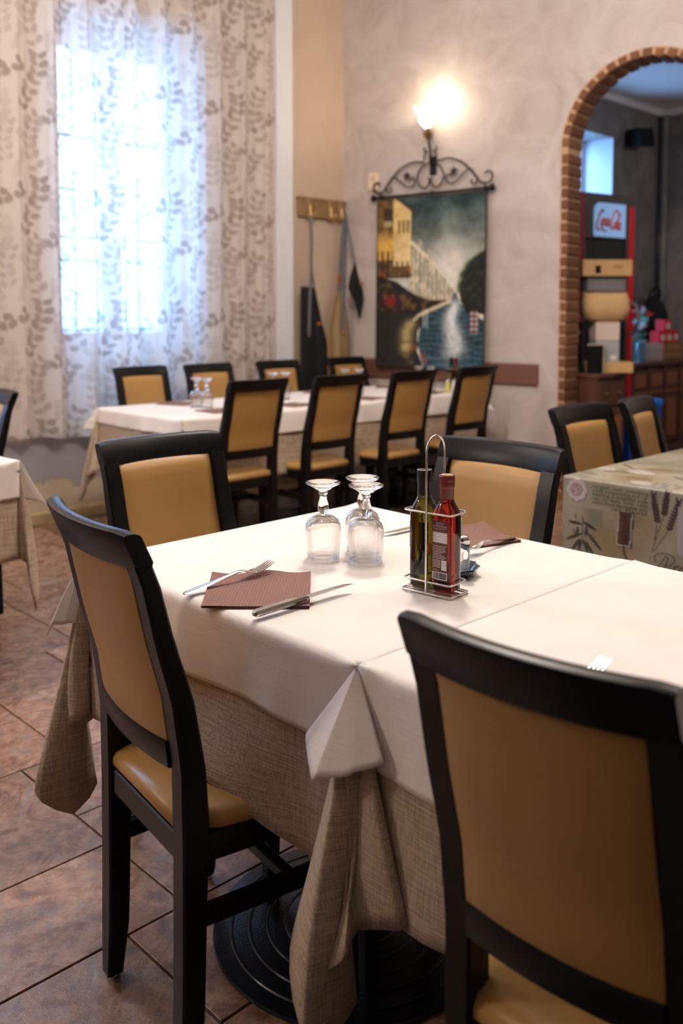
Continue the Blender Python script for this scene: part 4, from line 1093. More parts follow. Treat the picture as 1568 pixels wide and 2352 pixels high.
# ------------------------------------------------------------------ sheer curtains with a printed leaf pattern
TWm, THm, RES = 0.62, 0.735, 0.004
def leaf_tile():
    w, h = int(TWm / RES), int(THm / RES); a = np.zeros((h, w))
    yy, xx = np.mgrid[0:h, 0:w] * RES
    rs = np.random.RandomState(12)
    def leaf(cx, cy, L, W, ang, op):
        nonlocal a
        for ox in (-TWm, 0, TWm):
            for oy in (-THm, 0, THm):
                dx, dy = xx - cx - ox, yy - cy - oy
                u = dx * math.cos(ang) + dy * math.sin(ang); v = -dx * math.sin(ang) + dy * math.cos(ang)
                rr = (u / (L / 2)) ** 2 + (v / (W / 2) * (1 + 0.35 * np.clip(u / L, -.5, .5))) ** 2
                d = np.clip((1 - rr) * 5, 0, 1); tone = op * (0.86 + 0.14 * np.clip(np.abs(v) / (W * .12), 0, 1))
                a = np.maximum(a, d * tone)
    def stem(pts, op):
        nonlocal a
        P = np.array(catmull([(p[0], p[1], 0) for p in pts], 14))[:, :2]
        for p in P:
            for ox in (-TWm, 0, TWm):
                for oy in (-THm, 0, THm):
                    d = np.hypot(xx - p[0] - ox, yy - p[1] - oy); a = np.maximum(a, op * np.clip(1.6 - d / 0.003, 0, 1))
        return P
    def branch(pts, op, L, step, spread):
        P = stem(pts, op * 0.55); n = len(P)
        for k in range(2, n, step):
            t = P[min(k + 1, n - 1)] - P[max(k - 1, 0)]; ang = math.atan2(t[1], t[0])
            for sgn in (-1, 1):
                l = L * rs.uniform(.8, 1.1); aa = ang + sgn * spread * rs.uniform(.8, 1.2)
                leaf(P[k][0] + .62 * l * math.cos(aa), P[k][1] + .62 * l * math.sin(aa), l, l * .62, aa, op * rs.uniform(.75, 1.0))
    branch([(.06, .72), (.13, .60), (.19, .48), (.20, .36)], .95, .068, 6, .85)
    branch([(.20, .33), (.14, .20), (.15, .08), (.20, -.02)], .80, .066, 6, .9)
    branch([(.50, .66), (.43, .53), (.42, .40), (.47, .28)], .88, .064, 6, .95)
    branch([(.36, .24), (.37, .13), (.43, .02)], .9, .066, 6, .8)
    branch([(.57, .30), (.55, .18), (.58, .06)], .55, .064, 6, .9)
    branch([(.30, .70), (.32, .56), (.29, .44)], .55, .064, 6, .9)
    for (x, y, o) in ((.05, .30, .45), (.55, .10, .4), (.33, .62, .4), (.07, .12, .35), (.56, .68, .38), (.30, .30, .35), (.52, .42, .3)):
        for k in range(5):
            leaf(x + rs.uniform(-.055, .055), y + rs.uniform(-.09, .09), .072, .05, rs.uniform(0, 3.14), o * rs.uniform(.6, 1))
    for (x, y) in ((.25, .02), (.52, .52), (.02, .48)):
        for (dx, dy, an) in ((0, 0, .6), (.055, -.012, 2.2), (.028, -.055, .3)): leaf(x + dx, y + dy, .066, .047, an, .9)
    stem([(.27, .0), (.29, .25), (.26, .5), (.27, .735)], .3)
    return a
LEAF = leaf_tile()
def curtain_material():
    m = bpy.data.materials.new('sheer_voile'); m.use_nodes = True; nt = m.node_tree; nt.nodes.clear()
    out = node(nt, 'ShaderNodeOutputMaterial')
    at = node(nt, 'ShaderNodeAttribute'); at.attribute_name = 'print'
    col = node(nt, 'ShaderNodeMix', data_type='RGBA'); col.inputs[6].default_value = (0.84, 0.81, 0.79, 1); col.inputs[7].default_value = (0.36, 0.30, 0.265, 1); lnk(nt, at.outputs['Fac'], col.inputs[0])
    d = node(nt, 'ShaderNodeBsdfDiffuse'); t = node(nt, 'ShaderNodeBsdfTranslucent'); tr = node(nt, 'ShaderNodeBsdfTransparent')
    lnk(nt, col.outputs[2], d.inputs[0]); lnk(nt, col.outputs[2], t.inputs[0])
    a = node(nt, 'ShaderNodeMixShader'); a.inputs[0].default_value = 0.45; lnk(nt, d.outputs[0], a.inputs[1]); lnk(nt, t.outputs[0], a.inputs[2])
    mr = node(nt, 'ShaderNodeMapRange'); mr.inputs['To Min'].default_value = 0.74; mr.inputs['To Max'].default_value = 0.90; lnk(nt, at.outputs['Fac'], mr.inputs['Value'])
    b = node(nt, 'ShaderNodeMixShader'); lnk(nt, mr.outputs[0], b.inputs[0]); lnk(nt, tr.outputs[0], b.inputs[1]); lnk(nt, a.outputs[0], b.inputs[2])
    lnk(nt, b.outputs[0], out.inputs[0]); return m
M['curtain'] = curtain_material()
def curtain(x0, x1, z0, z1, y, seed, fullness, u0, label):
    rs = np.random.RandomState(seed)
    nc = int((x1 - x0) * fullness / 0.0072); nr = int((z1 - z0) / 0.0085)
    s = np.linspace(0, 1, nc); z = np.linspace(z1, z0, nr)
    W = (x1 - x0); ph = rs.rand(6) * 6.28
    fold = lambda q, zz: (0.020 * np.sin(q * W / 0.115 * 6.28 / 2 + ph[0] + 0.5 * np.sin(q * 5 + ph[1])) + 0.012 * np.sin(q * W / 0.21 * 6.28 + ph[2]) + 0.004 * np.sin(q * W / .055 * 6.28 + ph[3]))
    S, Z = np.meshgrid(s, z)
    amp = 1.0 + 0.25 * np.sin(Z * 1.3 + ph[4])
    Y = y - fold(S, Z) * amp
    Xx = x0 + W * S + 0.010 * np.sin(S * W / 0.115 * 6.28 / 2 + ph[0] + 1.3) * amp + 0.006 * np.sin(Z * 2.1 + ph[5])
    Zz = Z + 0.012 * np.sin(S * 9 + ph[1]) * (Z - z1) / (z0 - z1)
    o = grid_mesh('sheer_curtain', np.stack([Xx, Y, Zz], -1), M['curtain'])
    U = (u0 + S * W * fullness); h, w = LEAF.shape
    iu = (np.floor(U / RES).astype(int)) % w; iv = (np.floor((z1 - Z) / RES).astype(int)) % h
    f = LEAF[iv, iu]
    hem = (Z - z0 < 0.05) & (Z - z0 > 0.046); f = np.where(hem, np.maximum(f, .25), f)
    set_print(o, np.repeat(f.reshape(-1, 1), 3, 1))
    return tag(o, label, 'curtain', 'sheer curtains')
curtain(1.95, 3.10, 0.535, 3.93, WY - 0.085, 1, 1.22, 0.12, 'left half of the sheer leaf-printed curtain, running off the left edge')
curtain(3.085, 4.365, 0.535, 3.93, WY - 0.075, 4, 1.22, 0.33, 'right half of the sheer leaf-printed curtain, ending at the pale pilaster')
CR = thing('curtain_rod', 'thin rod carrying the sheer curtains near the ceiling', 'rod', (3.15, WY - 0.08, 3.945))
MB().tube([(-1.35, 0, 0), (1.3, 0, 0)], 0.012, 10).build('rod', M['brass'], CR, smooth=True)
for x in (-1.2, 1.15): MB().box(x - .012, x + .012, -.01, .085, -.012, .03, .003).build('bracket', M['brass'], CR)

# ------------------------------------------------------------------ coat rack and aprons
CRK = thing('coat_rack', 'short old wooden board with hooks on the wall beside the curtain', 'coat rack', (4.873, WY - 0.001, 2.105))
MB().box(-.245, .245, -.030, 0, -.072, .072, .006).build('back_board', M['oak'], CRK)
MB().box(-.255, .255, -.036, 0, .066, .082, .004).build('top_moulding', M['oak'], CRK)
for x in (-.145, .07, .185):
    h = MB().box(x - .022, x + .022, -.048, -.029, -.085, .070, .006).build('hook_block', M['oak'], CRK)
    MB().tube(catmull([(x, -.045, .03), (x, -.055, -.06), (x, -.085, -.085), (x, -.098, -.06), (x, -.100, -.035)], 5), .007, 8).build('hook', M['brass'], h, smooth=True)
def hang(name, mat, rows, th=0.006, n=14, seed=0, y=0.0, parent=None, amp=0.012, loc=None):
    """hanging cloth: rows of (z, x left, x right, y offset)"""
    rs = np.random.RandomState(seed); ph = rs.rand(3) * 6
    rows = [tuple(r) for r in rows]; zz = np.linspace(rows[0][0], rows[-1][0], 26)
    rz = [-r[0] for r in rows]; A = [np.interp(-zz, rz, [r[k] for r in rows]) for k in (1, 2, 3)]
    P = np.zeros((26, n, 3))
    for i, z in enumerate(zz):
        for j in range(n):
            u = j / (n - 1); v = i / 25
            P[i, j] = (A[0][i] + (A[1][i] - A[0][i]) * u, y + A[2][i] + amp * (0.3 + v) * math.sin(u * 8 + ph[0] + v * 1.5) + amp * .5 * math.sin(u * 17 + ph[1]), z)
    o = grid_mesh(name, P, mat, parent, loc=loc)
    md = o.modifiers.new('thickness', 'SOLIDIFY'); md.thickness = th; md.offset = 0
    return o
M['black_canvas'] = simple('black_canvas', (0.004, 0.004, 0.005), 0.85, var=0.2, scale=40, bump=0.25, bscale=200)
M['tan_canvas'] = simple('tan_canvas', (0.30, 0.195, 0.095), 0.85, var=0.16, scale=9, bump=0.35, bscale=120)
M['grey_strap'] = simple('grey_webbing', (0.155, 0.155, 0.175), 0.8, var=0.1, scale=40, bump=0.3, bscale=200)
M['rust_leather'] = simple('rust_leather', (0.30, 0.085, 0.025), 0.5)
def strap(pts, w, parent, name='strap', mat=None):
    P = catmull(pts, 6); mb = MB(); rings = []
    for p in P: rings.append([(p[0] - w / 2, p[1] - .002, p[2]), (p[0] + w / 2, p[1] - .002, p[2]), (p[0] + w / 2, p[1] + .002, p[2]), (p[0] - w / 2, p[1] + .002, p[2])])
    return mb.loft(rings).build(name, mat or M['grey_strap'], parent)
yh = WY - 0.095
A1_ = thing('apron', 'black work apron with grey straps on the left hook', 'apron', (4.695, yh, 2.03), 0, 'aprons on the coat rack')
hang('apron_cloth', M['black_canvas'], [(-.53, -.115, .03, 0), (-.62, -.115, .055, 0), (-.80, -.115, .10, 0), (-.95, -.115, .15, 0), (-1.3, -.11, .17, .01), (-1.62, -.11, .19, .01)], parent=A1_, seed=1)
strap([(-.01, 0, 0), (.005, .005, -.2), (.0, .004, -.38), (.02, -.004, -.52)], .026, A1_); strap([(-.015, -.006, 0), (-.01, -.012, -.25), (-.03, -.016, -.55), (-.045, -.016, -.90)], .022, A1_)
MB().box(-.012, .012, -.006, .006, -.45, -.40, .002).build('strap_tab', M['rust_leather'], A1_)
MB().box(-.012 + .05, .05 + .03, -.022, -.016, -.83, -.80, .002).build('pocket_tab', M['rust_leather'], A1_)
MB().lathe([(.0, 0), (.010, 0), (.010, .006), (0, .006)], 12, (-.045, -.02, -.91)).build('strap_rivet', M['brass'], A1_)
A2_ = thing('apron', 'tan canvas apron with grey straps on the right hook, near the corner', 'apron', (5.005, yh - 0.02, 2.03), 0, 'aprons on the coat rack')
hang('apron_cloth', M['tan_canvas'], [(-.56, -.07, .0, 0), (-.68, -.115, .045, 0), (-.85, -.165, .08, 0), (-1.2, -.16, .105, -.005), (-1.62, -.15, .11, -.01)], parent=A2_, seed=4, amp=.014)
strap([(.03, 0, 0), (.0, .004, -.2), (-.02, 0, -.42), (-.03, -.004, -.62)], .05, A2_); strap([(.035, -.008, 0), (.02, -.014, -.3), (.0, -.02, -.6), (-.015, -.02, -.85)], .024, A2_)
MB().box(-.05, -.02, -.008, .008, -.50, -.43, .002).build('strap_tab', M['rust_leather'], A2_)
MB().lathe([(.0, 0), (.011, 0), (.011, .006), (0, .006)], 12, (-.012, -.026, -.90)).build('snap_button', M['iron'], A2_)
A3_ = thing('apron', 'small black waist apron with orange rivets hanging over the tan apron', 'apron', (5.035, yh - 0.13, 2.10), 0, 'aprons on the coat rack')
hang('apron_cloth', M['black_canvas'], [(-.42, -.012, .012, 0), (-.53, -.06, .045, 0), (-.61, -.075, .085, 0), (-.70, -.01, .098, 0), (-.84, .045, .06, 0)], parent=A3_, seed=7, amp=.006)
strap([(-.02, .10, 0), (.0, .06, -.2), (.005, 0, -.43)], .02, A3_)
MB().lathe([(.0, 0), (.010, 0), (.010, .006), (0, .006)], 12, (.035, -.016, -.545)).build('rivet', M['rust_leather'], A3_)
MB().box(.028, .075, -.017, -.010, -.58, -.56, .002).build('pocket_tab', M['rust_leather'], A3_)

# ------------------------------------------------------------------ tapestry on a wrought iron sconce
def put(o, s, d, z): o.location = aw(s, d, z); o.rotation_euler = (0, 0, AW); return o
def paint(u, v):
    """canal scene woven on the hanging; u right, v down, both 0..1"""
    n1 = vnoise(u, v * 1.5, 6, 5); n2 = vnoise(u + 3, v * 1.5 + 5, 22, 3); n3 = vnoise(u * 2.2, v * .9 + 2, 30, 3)
    C = np.zeros(u.shape + (3,))
    def mix(mask, col):
        nonlocal C
        mask = np.clip(mask, 0, 1)[..., None]; C = C * (1 - mask) + np.array(col) * mask
    ss = lambda a, b, x: np.clip((x - a) / (b - a), 0, 1) ** 2 * (3 - 2 * np.clip((x - a) / (b - a), 0, 1))
    t = ss(0, .62, v + .25 * (n1 - .5))
    sky = np.array([.035, .075, .075])[None, None] * (1 - t[..., None]) + np.array([.52, .50, .43])[None, None] * t[..., None]
    C = sky * (0.65 + .7 * n1[..., None])
    mix((n1 - .45) * 1.5 * (v < .5), (.13, .22, .19))
    hz = np.exp(-(((u - .68) / .16) ** 2 + ((v - .42) / .16) ** 2)); mix(.75 * hz, (.66, .60, .54))
    # far row of houses on the left side
    roof = np.interp(u, [.33, .40, .55, .72, .78], [.26, .30, .40, .545, .60]); base = np.interp(u, [.3, .72, .78], [.66, .615, .60])
    h = ((u > .32) & (u < .77) & (v > roof) & (v < base)).astype(float)
    mix(h * .9, (.42, .37, .26)); mix(h * (n3 > .52) * .6, (.66, .58, .42)); mix(h * (np.sin(u * 170) > .35) * (n2 > .42) * .5, (.10, .11, .09))
    mix(((np.abs(v - roof) < .012) & (u > .32) & (u < .62)) * .8, (.62, .55, .38))
    for cx in (.42, .50): mix(((np.abs(u - cx) < .012) & (v > roof - .06) & (v < roof)) * .8, (.45, .37, .25))
    # tall near house, lit gable
    top = np.interp(u, [0, .18, .34], [-.02, -.01, .075]); hb = ((u < .335) & (v > top) & (v < .47)).astype(float)
    lit = ((u > .165) & (u < .335) & (v > top) & (v < .40)).astype(float)
    mix(hb, (.16, .085, .030)); mix(hb * (n2 > .5) * .6, (.30, .17, .06))
    mix(lit, (.60, .43, .17)); mix(lit * ss(.2, .36, v) * .8, (.78, .62, .36)); mix(lit * (n1 > .52) * .4, (.48, .32, .10))
    mix(hb * (u < .17) * ss(.16, .27, v) * (v < .36) * .9, (.66, .40, .08)); 
    win = (((u > .075) & (u < .16) & (v > .06) & (v < .135)) | ((u > .19) & (u < .31) & (v > .13) & (v < .21) & (np.sin(u * 150) > -.1)))
    mix(win * .75, (.055, .040, .025)); mix(((u > .08) & (u < .15) & (v > .13) & (v < .165)) * .8, (.45, .36, .18))
    mix(((u < .34) & (v > .31) & (v < .47) & (np.sin(u * 120) > .0) & (u < .17)) * .75, (.05, .040, .028)); mix(((u > .17) & (u < .33) & (v > .37) & (v < .47) & (np.sin(u * 130) > .1)) * .7, (.09, .075, .05))
    mix(((np.abs(v - top) < .013) & (u > .18) & (u < .35)) * .9, (.07, .065, .035))
    # dark quayside
    q = (v > np.interp(u, [0, .2, .35, .5, .7, .72], [.45, .49, .56, .60, .60, .60])) & (u < np.interp(v, [.58, .64, .70, .78, .9, 1.0], [.72, .62, .48, .40, .40, .46]))
    mix(q * .96, (.018, .017, .020)); mix(q * (n1 > .50) * .5, (.05, .032, .020)); mix(q * (n2 > .62) * (v < .66) * .7, (.24, .13, .035))
    mix(np.exp(-(((u - .145) / .05) ** 2 + ((v - .605) / .032) ** 2)) * 1.1, (.34, .022, .020)); mix(np.exp(-(((u - .03) / .03) ** 2 + ((v - .60) / .03) ** 2)) * .5, (.12, .015, .03))
    # canal
    wl = np.interp(v, [.575, .62, .68, .76, .86, 1.0], [.715, .66, .50, .42, .40, .46]); wr = np.interp(v, [.575, .62, .66, .72, .8, 1.0], [.75, .78, .86, 1.0, 1.0, 1.0])
    w = ((u > wl) & (u < wr) & (v > .56)).astype(float)
    mix(w, (.020, .055, .075)); mix(w * (n3 > .5) * .5, (.045, .14, .19)); mix(w * ss(.85, 1.0, v) * .7, (.015, .10, .16))
    cl = .715 + .02 * np.sin(v * 24); gl = np.exp(-((u - cl) / (.05 + .16 * np.clip(v - .62, 0, 1))) ** 2) * ss(.55, .66, v) * (1 - .8 * ss(.88, .97, v)); mix(w * gl * (.45 + .8 * n3), (.62, .64, .62))
    mix(w * (np.sin(v * 190 + n1 * 14) > .75) * .25, (.30, .42, .45))
    # embankments
    e1 = np.abs(v - np.interp(u, [.36, .42, .52, .70], [.72, .685, .655, .605])) < .011; mix(e1 * (u > .36) * (u < .70) * .9, (.56, .47, .30))
    e3 = np.exp(-((u - np.interp(v, [.70, .78, .9], [.36, .30, .30])) / .055) ** 2) * ss(.69, .75, v) * (1 - ss(.86, .95, v)); mix(e3 * .85 * (.5 + n2), (.50, .39, .16))
    e2 = np.abs(v - np.interp(u, [.78, .84, .95], [.61, .645, .70])) < .010; mix(e2 * (u > .77) * (u < .88) * .8, (.40, .38, .28))
    # trees on the right
    tl = np.interp(v, [.33, .38, .45, .52, .60, .68], [.985, .86, .79, .765, .775, .86]); tr = ((u > tl + .03 * (n2 - .5)) & (v > .33) & (v < .68)).astype(float)
    mix(tr * .97, (.016, .020, .016)); mix(tr * (n2 > .6) * .5, (.07, .075, .055)); mix(np.exp(-((u - tl) / .022) ** 2) * (v > .33) * (v < .56) * .7, (.13, .20, .07))
    for cx in (.89, .93): mix(((np.abs(u - cx) < .011) & (v > .665) & (v < .79)) * .85, (.55, .42, .36)); mix(((np.abs(u - cx) < .011) & (v > .665) & (v < .79) & (np.sin(v * 220) > 0)) * .85, (.22, .04, .04))
    for cx in (.455, .48): mix(((np.abs(u - cx) < .006) & (v > .655) & (v < .76)) * .6, (.50, .55, .50))
    for (a, b, c) in ((.36, .88, (.40, .07, .02)), (.45, .92, (.36, .09, .02)), (.30, .93, (.25, .16, .05)), (.47, .955, (.38, .10, .03)), (.34, .965, (.20, .15, .05)), (.33, .42, (.6, .22, .05)), (.06, .445, (.4, .09, .03))):
        mix(np.exp(-(((u - a) / .025) ** 2 + ((v - b) / .013) ** 2)) * .9, c)
    e = np.minimum(np.minimum(u, 1 - u) * .97, np.minimum(v, 1 - v) * 1.3); mix((e < .010) * .8, (.05, .03, .015))
    g = C.mean(-1, keepdims=True); C = C * (.55 + .9 * np.clip(g * 2.2, 0, 1)) * .80
    return np.clip(C * (.82 + .36 * n2[..., None]), 0, 1)
TS0, TS1, TZ0, TZ1 = 0.362, 1.322, 0.895, 2.185
TP = thing('tapestry', 'woven wall hanging with a painted canal scene beside the corner', 'tapestry'); put(TP, 0, 0, 0)
nu, nv = 150, 210
U, V = np.meshgrid(np.linspace(0, 1, nu), np.linspace(0, 1, nv))
X = np.stack([TS0 + (TS1 - TS0) * U, -0.050 - 0.012 * np.sin(U * 7 + .5) * (0.2 + V) - 0.012 * V, TZ1 - 0.015 + (TZ0 - TZ1) * V], -1)
sheet = grid_mesh('woven_sheet', X, attrmat('woven_print', 0.85), TP); set_print(sheet, paint(U, V).reshape(-1, 3))
md = sheet.modifiers.new('thickness', 'SOLIDIFY'); md.thickness = 0.006; md.offset = 1
MB().tube([(TS0 - .02, -.045, TZ1), (TS1 + .02, -.045, TZ1)], .011, 10).build('hanging_rod', M['iron'], TP, smooth=True)
for s, sg in ((TS0 - .02, -1), (TS1 + .02, 1)):
    MB().loft([[(s + sg * t, -.045 + r * math.cos(2 * math.pi * i / 12), TZ1 + r * math.sin(2 * math.pi * i / 12)) for i in range(12)] for t, r in ((0, .012), (.004, .022), (.018, .027), (.032, .022), (.038, .004))]).build('rod_knob', M['iron'], TP, smooth=True)
MB().box(TS0 + .02, TS0 + .035, -.04, 0.001, TZ1 - .02, TZ1 + .02).box(TS1 - .035, TS1 - .02, -.04, 0.001, TZ1 - .02, TZ1 + .02).build('wall_bracket', M['iron'], TP)

SN = thing('wall_sconce', 'wrought iron scroll sconce with a lit frilled glass shade above the canal tapestry', 'lamp'); put(SN, 0.842, 0, 2.2)
yd = -0.045
def sc(pts, r=.0075, name='scroll'):
    return smooth_angle(MB().tube(catmull([(a, yd, b) for a, b in pts], 8), r, 8).build(name, M['iron'], SN), 60)
def spiral(cx, cz, r0, r1, a0, a1, n=14):
    return [(cx + (r0 + (r1 - r0) * k / n) * math.cos(math.radians(a0 + (a1 - a0) * k / n)), cz + (r0 + (r1 - r0) * k / n) * math.sin(math.radians(a0 + (a1 - a0) * k / n))) for k in range(n + 1)]
for sg in (-1, 1):
    mir = lambda p: [(sg * a, b) for a, b in p]
    # big outer S: from the centre over the arch down to the end curl
    sc(mir([(.06, .215), (.16, .225), (.27, .185), (.36, .105), (.42, .035), (.465, .022)] + spiral(.478, .075, .054, .018, -100, 150, 9)))
    # inner leaf branch and small curls
    sc(mir([(.37, .10), (.33, .135), (.26, .085), (.20, .045), (.155, .050)] + spiral(.165, .085, .036, .022, -110, -330, 7)), .006)
    sc(mir([(.385, .085), (.40, .055)] + spiral(.365, .045, .030, .012, 10, -230, 8)), .006)
    # middle heart ring
    sc(mir([(.02, .205), (.075, .185), (.115, .120), (.098, .055), (.055, .025), (.018, .045), (.006, .085), (.022, .098)]), .0065)
    # little curls on the stem
    sc(mir([(.055, .225), (.052, .265), (.035, .285)] + spiral(.045, .31, .020, .008, -150, 120, 6)), .005)
    # vine leaf
    mb = MB(); n = 10; cx, cz = sg * .205, .128
    rim = [(cx + (.040 if k % 2 == 0 else .022) * math.cos(math.radians(90 + 36 * k)), cz + (.040 if k % 2 == 0 else .022) * math.sin(math.radians(90 + 36 * k))) for k in range(n)]
    v = [(a, yd - .006, b) for a, b in rim] + [(cx, yd - .018, cz), (cx, yd + .004, cz)]
    mb.add(v, [(k, (k + 1) % n, n) for k in range(n)] + [((k + 1) % n, k, n + 1) for k in range(n)]); mb.build('vine_leaf', M['iron'], SN)
sc([(.03, .0), (.0, .0)], .004, 'tie'); 
MB().tube([(0, yd, .19), (0, yd, .30), (0, yd - .02, .36)], .010, 8).build('stem', M['iron'], SN, smooth=True)
MB().box(-.03, .03, -.012, .001, .12, .26, .004).tube([(0, -.01, .2), (0, yd, .2)], .008, 8).build('wall_plate', M['iron'], SN)
for sg in (-1, 1): MB().tube([(sg * .46, yd, .02), (sg * .46, yd, -.012)], .006, 8).build('rod_loop', M['iron'], SN)
# painted tulip cup and glass shade leaning out from the wall
def tul(az):
    rows = []
    for t in np.linspace(0, 1, 7):
        r = .008 + .034 * math.sin(t * 2.2); z = .36 + .095 * t; w = .62 * math.sin(math.pi * (0.12 + .85 * t)) + .08
        rows.append([(r * math.cos(az + w * q), yd - .022 - .02 * t + r * math.sin(az + w * q), z) for q in (-1, -.5, 0, .5, 1)])
    return np.array(rows)
M['leafmetal'] = simple('painted_leaf_metal', (0.20, 0.105, 0.035), 0.4, metal=0.5, var=0.4, scale=40)
for k in range(4):
    o = grid_mesh('cup_leaf', tul(k * math.pi / 2 + .6), M['leafmetal'], SN); md = o.modifiers.new('t', 'SOLIDIFY'); md.thickness = .002
SHADE = emit('lit_frosted_glass', (1.0, 0.83, 0.62), 5.0)
rings = []
for t in np.linspace(0, 1, 10):
    r = float(np.interp(t, [0, .2, .45, .7, .88, 1], [.016, .042, .056, .052, .056, .072])); ring = []
    for i in range(36):
        a = 2 * math.pi * i / 36; f = 1 + .13 * t * t * math.cos(6 * a)
        ring.append((r * f * math.cos(a), yd - .045 - .045 * t + r * f * math.sin(a), .452 + .135 * t + .012 * t * t * math.cos(6 * a)))
    rings.append(ring)
o = MB().loft(rings, True, False).build('glass_shade', SHADE, SN, smooth=True)
l = bpy.data.lights.new('sconce_bulb', 'POINT'); l.energy = 7; l.color = (1.0, 0.80, 0.58); l.shadow_soft_size = 0.04
lo = bpy.data.objects.new('sconce_bulb', l); COL.objects.link(lo); lo.location = aw(0.90, -0.16, 2.83)

TH = thing('thermostat', 'small cream box on the wall left of the iron scrollwork', 'thermostat'); put(TH, 0.302, 0, 2.318)
MB().box(-.048, .048, -.026, .001, -.068, .068, .006).build('housing', simple('cream_plastic', (0.72, 0.56, 0.40), 0.4), TH)
MB().box(-.025, .025, -.029, -.0255, .01, .04, .002).build('dial_window', simple('beige_plastic', (0.55, 0.42, 0.29), 0.4), TH)
# ------------------------------------------------------------------ table with the printed lavender cloth
Q0, Q1, R0, R1 = 2.60, 4.25, 0.55, 1.632
pedestal_table(Q0, Q1, R0, R1, 'pedestal table hidden under the printed lavender cloth', 3.3, 1.1)
nyc = 300
ys = np.linspace(0, R1 - R0, nyc)                       # distance from the corner
prof = [(x - Q0, 0.0) for x in np.linspace(Q1, Q0 + .008, 150)] + [(0.0045, -.0008), (0.002, -.002), (0.0005, -.0045), (0.0, -.008)] + [(0.0, -d) for d in np.linspace(.011, .34, 125)]
prof = np.array(prof)
LV = tag(bpy.data.objects.new('tablecloth', None), 'oilcloth printed with lavender sprigs and old lettering on the right-hand table', 'tablecloth'); COL.objects.link(LV); LV.location = (Q0, R1, TZ)
X = np.zeros((len(prof), nyc, 3)); X[:, :, 0] = prof[:, None, 0] - 0.004 * np.clip(-prof[:, None, 1] / .34, 0, 1) * np.sin(ys * 11)[None]; X[:, :, 1] = -ys[None]; X[:, :, 2] = prof[:, None, 1]
S = np.repeat(ys[None], len(prof), 0)                   # along the edge
dlen = np.where(prof[:, 1] < -.004, -prof[:, 1], -prof[:, 0]); D = np.repeat(dlen[:, None], nyc, 1)   # >0 down the front, <0 over the top
